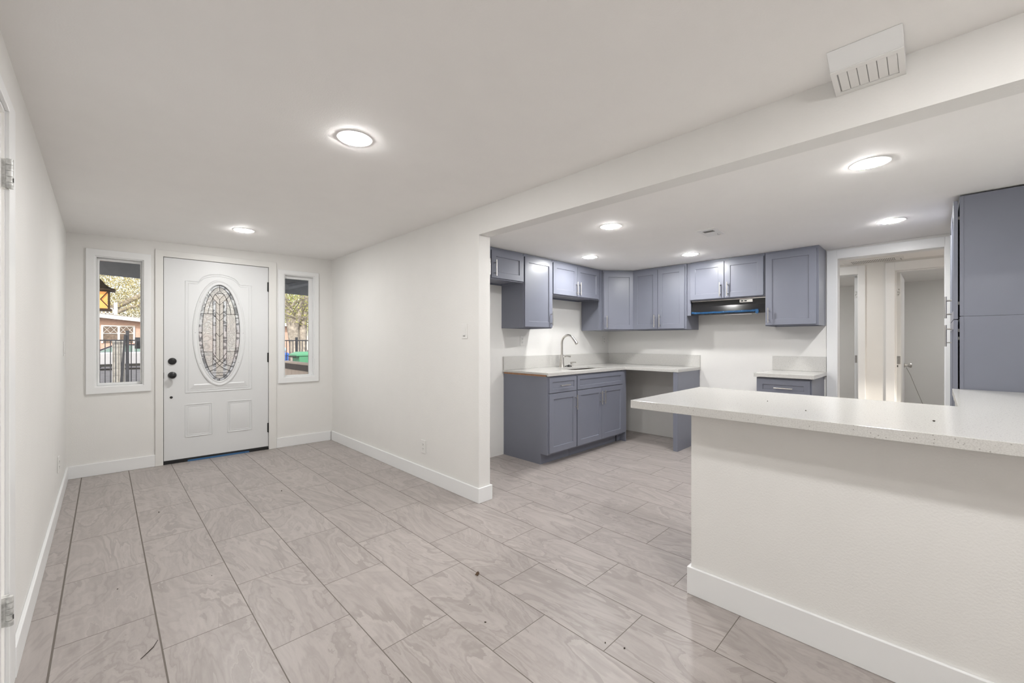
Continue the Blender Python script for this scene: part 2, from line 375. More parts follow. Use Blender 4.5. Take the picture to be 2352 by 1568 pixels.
# partition with the header beam running on over the peninsula
mb = MB(); mb.cells([YB, YE, 5.225], [0, 2.012, 2.30], lambda u, v: u > YE or v > 2.012, XP, XP2, fx)
st(mb.build('wall_partition', M['wall']))
st(MB().box(XP2, XK+.12, YS, YS+.12, 0, 2.36).build('wall_sink', M['wall']))
mb = MB(); mb.cells([YK-.12, -.066, .69, YS], [0, 2.035, 2.36], lambda u, v: not (-.066 < u < .69 and v < 2.035), XK, XK+.12, fx)
st(mb.build('wall_right', M['wall']))
st(MB().box(XP2, XK, YK-.12, YK, 0, 2.36).build('wall_kitchen_back', M['wall']))
st(MB().box(XL-.12, XP2+.6, YB-.15, YB, 0, 2.36).build('wall_back', M['wall']))
# peninsula half wall
st(MB().box(2.015, 2.125, YK, .826, 0, .874).build('wall_peninsula', M['wall'], bevel=.004))
# hall and the two rooms beyond
mb = MB(); mb.cells([-2.6, -.48, .338, .625, 1.42, 3.2], [0, 2.015, 2.30], lambda u, v: not ((-.48 < u < .338 or .625 < u < 1.42) and v < 2.015), 6.30, 6.42, fx)
st(mb.build('wall_hall', M['wall']))
st(MB().box(8.75, 8.87, -2.6, 3.2, 0, 2.30).build('wall_far', M['wall']))
st(MB().box(6.42, 8.75, .46, .56, 0, 2.118).build('wall_between_rooms', M['wall']))
st(MB().box(XK+.12, 8.87, -2.72, -2.6, 0, 2.30).build('wall_hall_south', M['wall']))
st(MB().box(XK+.12, 8.87, 3.2, 3.32, 0, 2.30).build('wall_hall_north', M['wall']))

# baseboards
BH, BT = .112, .014
def base(name, mbx): return st(mbx.build(name, M['trim'], bevel=.003))
base('baseboard_left', MB().box(XL, XL+BT, 2.315, fy(XL)-.003, 0, BH))
st(MB().box(-.235, .3515, -BT, 0, 0, BH).build('baseboard_front', M['trim'], bevel=.003, loc=FW0, rz=FW))
st(MB().box(1.397, 1.988, -BT, 0, 0, BH).build('baseboard_front', M['trim'], bevel=.003, loc=FW0, rz=FW))
mb = MB(); mb.cells([XP-BT, XP, XP2, XP2+BT], [YE-BT, YE, 3.2, 5.205], lambda u, v: (u < XP) or (v < YE) or (u > XP2 and v < 3.2), 0, BH, lambda u, v, a: (u, v, a))
base('baseboard_partition', mb)
mb = MB(); mb.cells([2.015-BT, 2.015, 2.125], [YK, .826, .826+BT], lambda u, v: (u < 2.015) or (v > .826), 0, BH+.018, lambda u, v, a: (u, v, a))
base('baseboard_peninsula', mb)
base('baseboard_hall', MB().box(6.30-BT, 6.30, .405, .570, 0, BH))

# ------------------------------------------------------------------ front door (door_1)
D1 = root('door_1', FW0, FW)
mb = MB()
for a in ((.3515, .4115, 0, 2.045), (1.3195, 1.3965, 0, 2.045), (.3515, 1.3965, 2.041, 2.104)):
    mb.box(a[0], a[1], -.016, 0, a[2], a[3])
mb.build('door_casing', M['casing'], D1, bevel=.002)
mb = MB(); mb.box(.400, .4115, 0, .13, 0, 2.055); mb.box(1.3195, 1.331, 0, .13, 0, 2.055); mb.box(.4115, 1.3195, 0, .13, 2.041, 2.055)
mb.build('door_jamb', M['casing'], D1)
mb = MB(); mb.box(.4115, .43, .034, .05, .03, 2.041); mb.box(1.30, 1.3195, .034, .05, .03, 2.041); mb.box(.43, 1.30, .034, .05, 2.02, 2.041)
mb.build('weatherstrip', M['rubber'], D1)
# slab with oval hole
ox, oz, ea, eb = .868, 1.300, .181, .506
sx0, sx1, sz0, sz1 = .4155, 1.3155, .036, 2.037
n = 96; mb = MB(); ring = []
for k in range(n):
    a = 2*PI*(k+.5)/n; cx_, sz_ = math.cos(a), math.sin(a)
    e = (ox+ea*cx_, oz+eb*sz_)
    tt = min([((sx1-ox)/cx_ if cx_ > 0 else (sx0-ox)/cx_) if abs(cx_) > 1e-6 else 9, ((sz1-oz)/sz_ if sz_ > 0 else (sz0-oz)/sz_) if abs(sz_) > 1e-6 else 9])
    ring.append((e, (ox+cx_*tt, oz+sz_*tt), a))
corners = [(sx1, sz1), (sx0, sz1), (sx0, sz0), (sx1, sz0)]
def slab_face(y, flip):
    for k in range(n):
        (e0, r0, a0), (e1, r1, a1) = ring[k], ring[(k+1) % n]
        pts = [e0, r0]
        if abs(r0[0]-r1[0]) > 1e-5 and abs(r0[1]-r1[1]) > 1e-5:
            pts.append(min(corners, key=lambda c: (c[0]-(r0[0]+r1[0])/2)**2+(c[1]-(r0[1]+r1[1])/2)**2))
        pts += [r1, e1]
        mb.add([(p[0], y, p[1]) for p in pts], [tuple(range(len(pts))) if flip else tuple(reversed(range(len(pts))))])
slab_face(0.001, False); slab_face(.044, True)
for k in range(n):
    (e0, r0, _), (e1, r1, _) = ring[k], ring[(k+1) % n]
    mb.add([(e0[0], .001, e0[1]), (e1[0], .001, e1[1]), (e1[0], .044, e1[1]), (e0[0], .044, e0[1])], [(0, 1, 2, 3)])
for (a, b_) in ((corners[i], corners[(i+1) % 4]) for i in range(4)):
    mb.add([(a[0], .001, a[1]), (b_[0], .001, b_[1]), (b_[0], .044, b_[1]), (a[0], .044, a[1])], [(0, 1, 2, 3)])
# embossed mouldings on the slab
def ell(ax, bz, n=96, y=.001): return [(ox+ax*math.cos(2*PI*k/n), y, oz+bz*math.sin(2*PI*k/n)) for k in range(n)]
def archpath(d):
    x0, x1, zb, zt = .584+d, 1.153-d, .694+d, 1.822-d
    p = [(x0, zb), (x0, zt), (.690-d*.2, zt)]
    for k in range(15):
        u = -1+2*k/14; p.append((ox+.158*u, zt+.012+(.080)*math.sqrt(max(0, 1-(u*.97)**2))))
    p += [(1.046+d*.2, zt), (x1, zt), (x1, zb)]
    out = []
    for i in range(len(p)):
        a, b_ = p[i], p[(i+1) % len(p)]; m_ = 3
        for k in range(m_): out.append((a[0]+(b_[0]-a[0])*k/m_, .001, a[1]+(b_[1]-a[1])*k/m_))
    return out
mb.loop(archpath(0), .0055); mb.loop(archpath(.022), .0035)
for (x0, x1) in ((.583, .800), (.940, 1.155)):
    z0, z1 = .249, .572
    for d, r in ((0, .0055), (.016, .003)):
        c = [(x0+d, z0+d), (x0+d, z1-d), (x1-d, z1-d), (x1-d, z0+d)]; out = []
        for i in range(4):
            a, b_ = c[i], c[(i+1) % 4]
            for k in range(6): out.append((a[0]+(b_[0]-a[0])*k/6, .001, a[1]+(b_[1]-a[1])*k/6))
        mb.loop(out, r)
    d, e_ = .026, .058; A = [(x0+d, z0+d), (x1-d, z0+d), (x1-d, z1-d), (x0+d, z1-d)]; B = [(x0+e_, z0+e_), (x1-e_, z0+e_), (x1-e_, z1-e_), (x0+e_, z1-e_)]
    vs_ = [(p[0], .0005, p[1]) for p in A]+[(p[0], -.0065, p[1]) for p in B]
    mb.add(vs_, [(4, 5, 6, 7), (0, 1, 5, 4), (1, 2, 6, 5), (2, 3, 7, 6), (3, 0, 4, 7)])
# raised field bevel at the foot of the tall panel
mb.add([(.612, .0005, .722), (1.125, .0005, .722), (1.085, -.0065, .765), (.652, -.0065, .765), (.652, .0005, .775), (1.085, .0005, .775)], [(0, 1, 2, 3), (3, 2, 5, 4)])
slab = mb.build('door_slab', M['doorwhite'], D1, smooth=True)
mb = MB()
def ring_prof(prof, n=96):
    base = len(mb.v)
    for off, y in prof:
        for k in range(n):
            a = 2*PI*k/n; mb.v.append((ox+(ea+off)*math.cos(a), y, oz+(eb+off)*math.sin(a)))
    for i in range(len(prof)-1):
        for k in range(n): mb.f.append((base+i*n+k, base+i*n+(k+1) % n, base+(i+1)*n+(k+1) % n, base+(i+1)*n+k))
ring_prof([(-.002, .012), (-.002, -.006), (.006, -.010), (.014, -.006), (.026, -.007), (.036, -.013), (.046, -.010), (.050, .001)])
orim = mb.build('oval_frame', M['doorwhite'], slab, smooth=True)
mb = MB()
for k in range(10):
    a = PI/2 + (k+.5)*2*PI/10; mb.lathe([(.0035, 0), (.0035, .001)], (ox+(ea+.026)*math.cos(a), -.0085, oz+(eb+.030)*math.sin(a)), 8, 'y')
mb.build('screw_plug', M['zinc'], slab)
# decorative glass: three sheets of art glass divided by dark came
def sheet(name, inside, m_, y, nu=60, nv=120):
    mb = MB(); us = [ox-ea+2*ea*i/nu for i in range(nu+1)]; vv = [oz-eb+2*eb*i/nv for i in range(nv+1)]
    mb.cells(us, vv, inside, y, y+.004, lambda u, v, a: (u, a, v)); return mb.build(name, m_, slab)
def nrm(u, v): return ((u-ox)/ea, (v-oz)/eb)
def in_out(u, v): a, b_ = nrm(u, v); return a*a+b_*b_ <= 1.02
def in_in(u, v): a, b_ = nrm(u, v); return (a/.82)**2+(b_/.95)**2 <= 1
def mid(u, v): a, b_ = nrm(u, v); return abs(a) < .345 and -.92 < b_ < .78
def arcs(u, v):
    a, b_ = nrm(u, v); return b_ > .45 and not mid(u, v) or (b_ < -.62 and abs(a) > .1)
sheet('rim_glass', lambda u, v: in_out(u, v) and not in_in(u, v), M['beveled'], .016)
sheet('swirl_glass', lambda u, v: in_in(u, v) and not mid(u, v), M['swirl'], .016)
def strip(u, v): return abs(nrm(u, v)[0]) > .175 and nrm(u, v)[1] < .66
sheet('centre_glass', lambda u, v: in_in(u, v) and mid(u, v) and not strip(u, v), M['grainy'], .016)
sheet('strip_glass', lambda u, v: in_in(u, v) and mid(u, v) and strip(u, v), M['beveled'], .016)
mb = MB()
def PZ(x, y): return (ox+(x-392)/292*ea, .0145, oz-(y-755)/637*eb)
def came(pts, r=.0022): mb.tube([PZ(*p) for p in pts], r, 6)
def ellpts(a, b_, t0, t1, n=24, cx=392, cy=755): return [(cx+a*math.cos(t0+(t1-t0)*k/n), cy-b_*math.sin(t0+(t1-t0)*k/n)) for k in range(n+1)]
came(ellpts(240, 604, 0, 2*PI, 72)); came(ellpts(289, 634, 0, 2*PI, 72), .003)
came([(228, 505), (250, 410), (285, 320), (330, 245), (392, 195), (455, 245), (500, 320), (535, 410), (555, 505)])
for pts in ([(232, 225), (298, 300), (392, 388), (490, 300), (548, 235)], [(330, 245), (392, 310), (455, 250)], [(345, 232), (440, 232)],
            [(298, 300), (298, 1180)], [(340, 345), (340, 1065)], [(392, 310), (392, 1115)], [(445, 345), (445, 1065)], [(490, 300), (490, 1180)],
            [(125, 505), (298, 505)], [(490, 505), (660, 505)], [(125, 1003), (298, 1003)], [(490, 1003), (660, 1003)],
            [(112, 550), (170, 550)], [(614, 550), (672, 550)], [(102, 755), (152, 755)], [(632, 755), (682, 755)], [(112, 955), (168, 955)], [(616, 955), (672, 955)],
            [(298, 505), (340, 475), (392, 525), (445, 475), (490, 505)], [(298, 510), (392, 598), (490, 510)], [(340, 755), (392, 805), (445, 755)],
            [(298, 1020), (345, 1085), (392, 1127), (460, 1170), (580, 1210)], [(298, 1085), (345, 1145), (392, 1190), (460, 1232), (550, 1266)],
            [(486, 1020), (439, 1085), (392, 1127), (324, 1170), (204, 1210)], [(486, 1085), (439, 1145), (392, 1190), (324, 1232), (234, 1266)],
            [(290, 1282), (494, 1282)], [(330, 1320), (454, 1320)], [(392, 1357), (392, 1390)], [(392, 120), (392, 195)],
            [(298, 655), (340, 655)], [(298, 855), (340, 855)], [(445, 655), (490, 655)], [(445, 855), (490, 855)]): came(pts)
mb.build('lead_came', M['came'], slab, smooth=True)
# lock, knob, peep plug, hinges, sweep
k = MB().lathe([(.034, 0), (.034, .006), (.029, .014), (.020, .016)], (.480, .001, 1.014), 28, 'y', -1).build('deadbolt', M['black'], D1, smooth=True)
MB().box(.4775, .4825, -.030, -.014, .998, 1.030).build('thumb_turn', M['black'], k, bevel=.002)
MB().lathe([(.034, 0), (.034, .005), (.028, .009), (.012, .012), (.011, .030), (.018, .036), (.028, .044), (.0305, .054), (.027, .064), (.016, .070), (.002, .072)], (.480, .001, .876), 28, 'y', -1).build('door_knob', M['black'], D1, smooth=True)
MB().lathe([(.012, 0), (.012, .004), (.008, .006)], (.472, .001, .657), 20, 'y', -1).build('hole_cover', M['black'], D1, smooth=True)
MB().box(.408, .4165, -.004, .03, .845, .905).build('strike_plate', M['black'], D1)
for z in (1.770, .980, .192):
    mb = MB(); mb.tube([(1.3185, -.006, z), (1.3185, -.006, z+.104)], .0068, 12); mb.box(1.306, 1.3185, -.001, .001, z, z+.104)
    mb.tube([(1.3185, -.006, z-.004), (1.3185, -.006, z)], .005, 8)
    mb.build('hinge', M['black'], D1, smooth=True)
MB().box(.412, 1.319, -.004, .06, .012, .034).build('door_sweep', M['rubber'], D1, bevel=.003)
mb = MB().box(.40, 1.331, -.005, .14, 0, .012); mb.build('threshold', M['rubber'], D1)
mb = MB().prism([(.60, -.010), (1.13, -.010), (1.10, -.0045), (.62, -.0045)], .001, .017); mb.build('tape_strip', M['bluetape'], D1)

# sidelight windows
def sidelight(i, c, s_, zz, gz):
    R_ = root('window_%d' % i, FW0, FW)
    mb = MB(); mb.cells([c[0], s_[0], s_[1], c[1]], [zz[0], .797, 1.985, zz[1]], lambda u, v: not (s_[0] < u < s_[1] and .797 < v < 1.985), -.016, -.0005, fyz)
    mb.build('window_casing', M['trim'], R_, bevel=.003)
    mb = MB(); mb.cells([s_[0]-.001, s_[0]+.010, s_[1]-.010, s_[1]+.001], [.790, .805, 1.977, 1.985], lambda u, v: not (s_[0]+.010 < u < s_[1]-.010 and .805 < v < 1.977), -.004, .138, fyz)
    mb.build('window_jamb', M['trim'], R_)
    g0, g1 = s_[2], s_[3]
    mb = MB(); mb.cells([s_[0]+.010, g0, g1, s_[1]-.010], [.805, gz[0], gz[1], 1.977], lambda u, v: not (g0 < u < g1 and gz[0] < v < gz[1]), .050, .085, fyz)
    mb.build('window_sash', M['trim'], R_, bevel=.004)
    MB().box(g0-.004, g1+.004, .064, .070, gz[0]-.004, gz[1]+.004).build('pane', M['glass'], R_)
sidelight(1, (-.120, .321), (-.062, .268, -.036, .243), (.735, 2.046), (.826, 1.955))
sidelight(2, (1.413, 1.850), (1.474, 1.802, 1.487, 1.756), (.733, 2.032), (.818, 1.944))

# ------------------------------------------------------------------ left door (door_2) with old painted hinges
D2 = root('door_2')
mb = MB()
for y0, y1, z0, z1 in ((2.19, 2.312, 0, 2.032), (1.21, 1.33, 0, 2.032), (1.33, 2.19, 1.985, 2.032)): mb.box(XL, XL+.012, y0, y1, z0, z1)
mb.build('door_casing', M['trim'], D2, bevel=.002)
mb = MB(); mb.box(XL-.12, XL+.001, 2.178, 2.19, 0, 1.985); mb.box(XL-.12, XL+.001, 1.33, 1.342, 0, 1.985); mb.box(XL-.12, XL+.001, 1.342, 2.178, 1.973, 1.985)
mb.build('door_jamb', M['trim'], D2)
MB().box(XL-.037, XL-.002, 1.345, 2.150, .008, 1.955).build('door_slab', M['doorwhite'], D2, bevel=.002)
for z in (1.717, .268):
    mb = MB()
    for q in range(5):
        mb.tube([(XL+.015, 2.152, z+.0195*q), (XL+.015, 2.152, z+.0195*q+.0183)], .0092, 12)
    mb.box(XL-.002, XL+.0125, 2.150, 2.176, z, z+.096)
    mb.build('hinge', M['oldmetal'], D2, smooth=True)
    MB().box(XL+.0225, XL+.0245, 2.146, 2.152, z+.021, z+.035).build('hinge_gap', M['slot'], D2)

# ------------------------------------------------------------------ hall doorway trims and doors
T1 = root('trim_1')
mb = MB(); CX = XK-.014
for y0, y1, z0, z1 in ((.676, .757, 0, 2.100), (-.125, -.052, 0, 2.100), (-.052, .676, 2.018, 2.100)): mb.box(CX, XK, y0, y1, z0, z1)
mb.build('door_casing', M['trim'], T1, bevel=.003)
mb = MB(); mb.box(CX+.002, XK+.12, .672, .690, 0, 2.035); mb.box(CX+.002, XK+.12, -.066, -.048, 0, 2.035); mb.box(CX+.002, XK+.12, -.048, .672, 2.014, 2.035)
mb.build('door_jamb', M['trim'], T1)
def hall_frame(i, y0, y1, cas0, cas1, extra=None):
    R_ = root('door_%d' % i); x = 6.30; mb = MB()
    mb.box(x-.014, x, y1-.015, cas1, 0, 2.095); mb.box(x-.014, x, cas0, y0+.015, 0, 2.095); mb.box(x-.014, x, y0+.015, y1-.015, 2.000, 2.095)
    mb.build('door_casing', M['trim'], R_, bevel=.003)
    mb = MB(); mb.box(x-.002, x+.122, y1-.018, y1, 0, 2.015); mb.box(x-.002, x+.122, y0, y0+.018, 0, 2.015); mb.box(x-.002, x+.122, y0+.018, y1-.018, 1.997, 2.015)
    mb.box(x+.045, x+.075, y1-.028, y1-.018, 0, 1.997); mb.box(x+.045, x+.075, y0+.018, y0+.028, 0, 1.997); mb.box(x+.045, x+.075, y0+.028, y1-.028, 1.987, 1.997)
    mb.build('door_jamb', M['trim'], R_); return R_
D3 = hall_frame(3, .625, 1.42, .574, 1.50)
sl3 = MB().box(6.425, 7.19, .652, .687, .01, 1.99).build('door_slab', M['doorwhite'], D3, bevel=.002)
def edge_plate(par, y0, y1, z0, z1, m_, dots):
    p = MB().box(6.4228, 6.4256, y0, y1, z0, z1).build('hinge' if dots else 'blank_plate', M[m_], par, bevel=.001)
    if dots:
        mb = MB()
        for i in range(3): mb.lathe([(.0035, 0), (.0035, .001)], (6.4226, (y0+y1)/2+(.004 if i == 1 else -.003), z0+(z1-z0)*(.18+.32*i)), 10, 'x', -1)
        mb.build('screws', M['slot'], p)
edge_plate(sl3, .655, .682, 1.725, 1.812, 'oldmetal', True); edge_plate(sl3, .655, .682, .955, 1.045, 'zinc', False)
D4 = hall_frame(4, -.48, .338, -.56, .400)
# leaf of door_4 stands open into the room
sl = MB().box(6.425, 7.19, .281, .316, .01, 1.99).build('door_slab', M['doorwhite'], D4, bevel=.002)
for xk_, sg in ((7.12, -1),):
    MB().lathe([(.030, 0), (.030, .005), (.013, .010), (.012, .032), (.024, .044), (.029, .058), (.022, .070), (.002, .074)], (xk_, .281, .915), 24, 'y', -1).build('door_knob', M['steel'], sl, smooth=True)
edge_plate(sl, .286, .314, 1.725, 1.812, 'oldmetal', True); edge_plate(sl, .283, .316, .955, 1.045, 'zinc', False)
MB().box(6.4235, 6.4256, .302, .312, .920, .942).build('latch_hole', M['slot'], sl)
o = MB().tube([(7.11, .262, .890), (7.12, .225, .80), (7.14, .165, .60), (7.17, .07, .30), (7.19, .01, .03), (7.20, -.03, .006)], .0022, 6).build('cord', M['cord'])
tag(o, 'thin grey cord hanging down from the round knob of the open hall door', 'cord')

# ------------------------------------------------------------------ recessed lights
def make_light(label, lens='lens'):
    t_ = thing('recessed_light', label, 'ceiling light', group='round recessed ceiling lights')
    MB().lathe([(.088, 0), (.088, .001), (.082, .0022), (.0632, .0022), (.060, 0)], (0, 0, 0), 40, 'z', -1).build('trim_ring', M['plastic'], t_)
    MB().lathe([(.0625, .001), (.0625, .0038), (.060, .0058), (.050, .0074), (.004, .0084)], (0, 0, 0), 40, 'z', -1).build('lens', M[lens], t_, smooth=True)
    return t_
LL = [(.885, 2.015, 'nearest to the camera in the front room, above the open floor'), (.890, 4.322, 'in front of the entry door with the oval glass'),
      (2.79, .237, 'above the peninsula worktop, right of the air vent box'), (2.81, 1.770, 'at the middle of the kitchen, left of the square ceiling register'),
      (4.24, .237, 'just in front of the hall doorway'), (3.662, 2.565, 'over the sink, nearest to the kitchen corner'), (4.29, 1.765, 'in front of the cabinets beside the black hood')]
l0 = make_light('round recessed ceiling light '+LL[0][2]); l0.location = (LL[0][0], LL[0][1], zc(*LL[0][:2]))
l1 = make_light('round recessed ceiling light '+LL[2][2], 'lens2'); l1.location = (LL[2][0], LL[2][1], zk(LL[2][1]))
dup(l0, (LL[1][0], LL[1][1], zc(*LL[1][:2])), 0, 'round recessed ceiling light '+LL[1][2])
for x, y, s_ in LL[3:]:
    dup(l1, (x, y, zk(y)), 0, 'round recessed ceiling light '+s_)
for x, y, z, s_ in ((1.13, -.30, 2.214, 'behind the camera, second row from the back of the front room'), (1.13, -2.4, 2.214, 'at the very back of the front room behind the camera'), (7.4, 1.9, 2.118, 'added unseen to brighten the room behind the left hall doorway'), (7.4, -.6, 2.118, 'added unseen to brighten the room behind the open hall door'), (5.72, 1.15, 2.118, 'added out of sight behind the kitchen wall to brighten the hallway')):  # last three are unseen lamps added to brighten the hall and its rooms
    if 5 < x < 6: l3 = make_light('round recessed ceiling light '+s_, 'lens3'); l3.location = (x, y, z)
    else: dup(l0 if x < 2 else l1, (x, y, z), 0, 'round recessed ceiling light '+s_)

# ------------------------------------------------------------------ vents
V = thing('wall_vent', 'white box air vent with six upright louvres on the header beam', 'vent', (0, 0, 0))
mb = MB(); mb.prism([(1.800, 2.2135), (2.004, 2.2135), (2.004, 2.150), (1.990, 2.145), (1.893, 2.205-.004)], .072, .268, 'y')
# wedge body: ceiling flange, sloping face toward the room
mb = MB(); y0, y1 = .074, .268
P0, P1, P2, P3 = (1.795, 2.2135), (1.862, 2.172), (1.995, 2.145), (2.0045, 2.2135)
mb.prism([P3, P0, (1.795, 2.2105), (1.800, 2.2085), (1.868, 2.176), (2.0045, 2.150)], y0, y1, 'y')
mb.build('vent_body', M['trim'], V, bevel=.0015)
def onface(u, d):        # point on the lower sloping face
    a, b_ = Vector((1.868, 2.176)), Vector((2.0045, 2.150)); p = a+(b_-a)*u; nn = Vector((-(b_-a).y, (b_-a).x)).normalized()
    if nn.y > 0: nn = -nn
    return p+nn*d
mb = MB()
for u0, u1, ya, yb in ((0, .12, y0, y1), (.88, 1, y0, y1), (.12, .88, y0, y0+.016), (.12, .88, y1-.016, y1)):
    a, b_, c, d = onface(u0, 0), onface(u1, 0), onface(u1, .004), onface(u0, .004)
    mb.prism([tuple(a), tuple(b_), tuple(c), tuple(d)], ya, yb, 'y')
mb.build('vent_frame', M['plastic'], V)
for k_ in range(6):
    ya = y0+.018+(y1-y0-.036)*k_/6; yb = ya+(y1-y0-.036)/6-.0026
    a, b_, c, d = onface(.14, 0), onface(.86, 0), onface(.86, .002), onface(.14, .002)
    MB().prism([tuple(a), tuple(b_), tuple(c), tuple(d)], ya, yb, 'y').build('louvre', M['plastic'], V)
mb = MB(); a, b_, c, d = onface(.14, 0), onface(.86, 0), onface(.86, .0006), onface(.14, .0006)
mb.prism([tuple(a), tuple(b_), tuple(c), tuple(d)], y0+.017, y1-.017, 'y'); mb.build('vent_slot', M['grillegap'], V)

zz = zk(1.29)
V2 = thing('ceiling_register', 'small white square ceiling register with one dark open half and a curled lever', 'vent', (3.535, 1.288, zz))
mb = MB(); mb.cells([-.125, -.072, .050, .125], [-.072, -.040, .042, .072], lambda u, v: not (-.072 < u < .050 and -.040 < v < .042), -.006, 0, lambda u, v, a: (u, v, a)); mb.build('register_frame', M['plastic'], V2, bevel=.002)
MB().box(-.072, -.012, -.040, .042, -.0035, -.001).build('open_duct', M['ventdark'], V2)
MB().box(-.010, .050, -.040, .042, -.005, -.001).build('closed_flap', M['plastic'], V2)
MB().tube([(.060, -.03, -.006), (.062, -.034, -.016), (.064, -.044, -.018), (.064, -.052, -.012)], .002, 6).build('lever', M['zinc'], V2)

V3 = thing('return_grille', 'long white hall ceiling grille with three rows of dark slots', 'vent', (6.13, .50, 2.118))
mb = MB(); mb.cells([-.16, .155], [-.255, .255], lambda u, v: True, -.007, 0, lambda u, v, a: (u, v, a)); mb.build('grille_frame', M['plastic'], V3, bevel=.002)
for r_ in range(3):
    mb = MB(); x_ = -.075+r_*.07; mb.box(x_, x_+.045, -.19, .186, -.0074, -.0068); mb.build('slot_row', M['grille'], V3)
MB().tube([(.0, -.232, -.007), (.0, -.235, -.020), (.03, -.240, -.022)], .002, 6).build('latch', M['zinc'], V3)

# ------------------------------------------------------------------ switches and outlets
def plate(name, label, loc, rz, kind):
    t_ = thing(name, label, 'switch' if kind == 's' else 'outlet', loc, rz)
    MB().box(-.0355, .0355, -.006, 0, -.058, .058).build('cover_plate', M['plastic'], t_, bevel=.003)
    if kind == 's':
        MB().box(-.0165, .0165, -.009, -.006, -.033, .033).build('rocker', M['plastic'], t_, bevel=.002)
        MB().box(-.012, .012, -.0072, -.0061, -.0395, -.0365).build('slider_slot', M['slot'], t_)
    else:
        for z_ in (.019, -.019):
            r_ = MB().lathe([(.0165, 0), (.0165, .002)], (0, -.006, z_), 20, 'y', -1).build('socket', M['plastic'], t_)
            mb = MB(); mb.box(-.0075, -.0050, -.0086, -.0078, z_-.002, z_+.007); mb.box(.0050, .0075, -.0086, -.0078, z_-.002, z_+.007); mb.box(-.002, .002, -.0086, -.0078, z_-.010, z_-.006); mb.build('socket_holes', M['slot'], r_)
    return t_
plate('light_switch', 'white rocker switch high on the partition wall near its free end', (XP, 2.572, 1.290), -PI/2, 's')
plate('wall_outlet', 'white outlet low on the partition wall above the baseboard', (XP, 3.155, .287), -PI/2, 'o')
plate('light_switch', 'white switch plate on the left wall beside the sidelight window', (XL, 5.02, 1.150), PI/2, 's')
plate('wall_outlet', 'white outlet low on the left wall near the entry corner', (XL, 4.42, .327), PI/2, 'o')
plate('wall_outlet', 'white outlet above the backsplash left of the faucet', (3.348, YS, 1.220), 0, 'o')
plate('wall_outlet', 'white outlet above the backsplash close to the kitchen corner', (4.990, YS, 1.226), 0, 'o')

# ------------------------------------------------------------------ cabinets
def shaker(w_, h_, t_=.019, fr_=.057, dp=.008):
    """front lies at y = -t, facing -y; x 0..w, z 0..h"""
    mb = MB(); o_ = [(0, 0), (w_, 0), (w_, h_), (0, h_)]; i_ = [(fr_, fr_), (w_-fr_, fr_), (w_-fr_, h_-fr_), (fr_, h_-fr_)]
    j_ = [(fr_+.002, fr_+.002), (w_-fr_-.002, fr_+.002), (w_-fr_-.002, h_-fr_-.002), (fr_+.002, h_-fr_-.002)]
    vs_ = [(x, 0, z) for x, z in o_]+[(x, -t_, z) for x, z in o_]+[(x, -t_, z) for x, z in i_]+[(x, -t_+dp, z) for x, z in j_]
    fs = [(0, 3, 2, 1)]
    for a in range(4):
        b_ = (a+1) % 4; fs += [(a, b_, 4+b_, 4+a), (4+a, 4+b_, 8+b_, 8+a), (8+a, 8+b_, 12+b_, 12+a)]
    fs.append((12, 13, 14, 15)); return mb.add(vs_, fs)
def bar_handle(x, z, vert=True, L_=.150, y0=-.019):
    mb = MB(); h = L_/2; q = .048
    if vert:
        mb.tube([(x, y0-.030, z-h), (x, y0-.030, z+h)], .006, 12)
        for s_ in (-q, q): mb.tube([(x, y0, z+s_), (x, y0-.030, z+s_)], .0045, 10)
    else:
        mb.tube([(x-h, y0-.030, z), (x+h, y0-.030, z)], .006, 12)
        for s_ in (-q, q): mb.tube([(x+s_, y0, z), (x+s_, y0-.030, z)], .0045, 10)
    return mb
def door(par, name, x0, x1, z0, z1, yf, hx=None, hz=None, vert=True, fr_=.057):
    d = shaker(x1-x0, z1-z0, fr_=fr_).build(name, M['blue'], par, bevel=.0012, loc=(x0, yf, z0))
    if hx is not None: bar_handle(hx-x0, hz-z0, vert).build('handle', M['steel'], d, smooth=True)
    return d
def upper(label, loc, rz, w_, z0, z1, doors, dp=.320, lrail=0, group=None):
    """carcass x 0..w, y 0..-dp; doors list of (x0,x1,handle_x)"""
    t_ = thing('wall_cabinet', label, 'cabinet', (loc[0], loc[1], z0), rz); h = z1-z0
    g = .0015
    mb = MB(); mb.box(g, .018, -dp, -g, 0, h); mb.box(w_-.018, w_-g, -dp, -g, 0, h); mb.box(.018, w_-.018, -dp, -g, h-.018, h); mb.box(.018, w_-.018, -dp+.0, -g, .018, .030); mb.box(.018, w_-.018, -.012, -g, 0, h-.018)
    mb.build('cabinet_body', M['blue'], t_)
    mb = MB(); mb.cells([g, .038, w_-.038, w_-g], [0, .038, h-.040, h], lambda u, v: not (.038 < u < w_-.038 and .038 < v < h-.040), -dp-.0005, -dp-.019, fyz); mb.build('face_frame', M['blue'], t_, bevel=.001)
    for cx_ in (.03, w_-.03):
        MB().prism([(cx_-.012, -dp+.002), (cx_+.012, -dp+.002), (cx_, -dp+.03)], .004, .0175).build('corner_block', M['rawwood'], t_)
    for x0, x1, hx in doors:
        door(t_, 'cabinet_door', x0, x1, .010, h-.029, -dp-.0195, hx, .105 if h > .5 else .100)
    return t_
UD = .306
upper('short two-door blue-grey wall cabinet partly hidden behind the partition end', (2.125, YS), 0, .905, 1.802, 2.101, [(.012, .449, .415), (.462, .893, .497)], UD)
upper('tall single-door blue-grey wall cabinet left of the sink with its handle at lower right', (3.031, YS), 0, .447, 1.351, 2.101, [(.008, .436, .408)], UD)
upper('short two-door blue-grey wall cabinet above the sink faucet', (3.479, YS), 0, .915, 1.720, 2.101, [(.006, .436, .408), (.440, .876, .468)], UD)
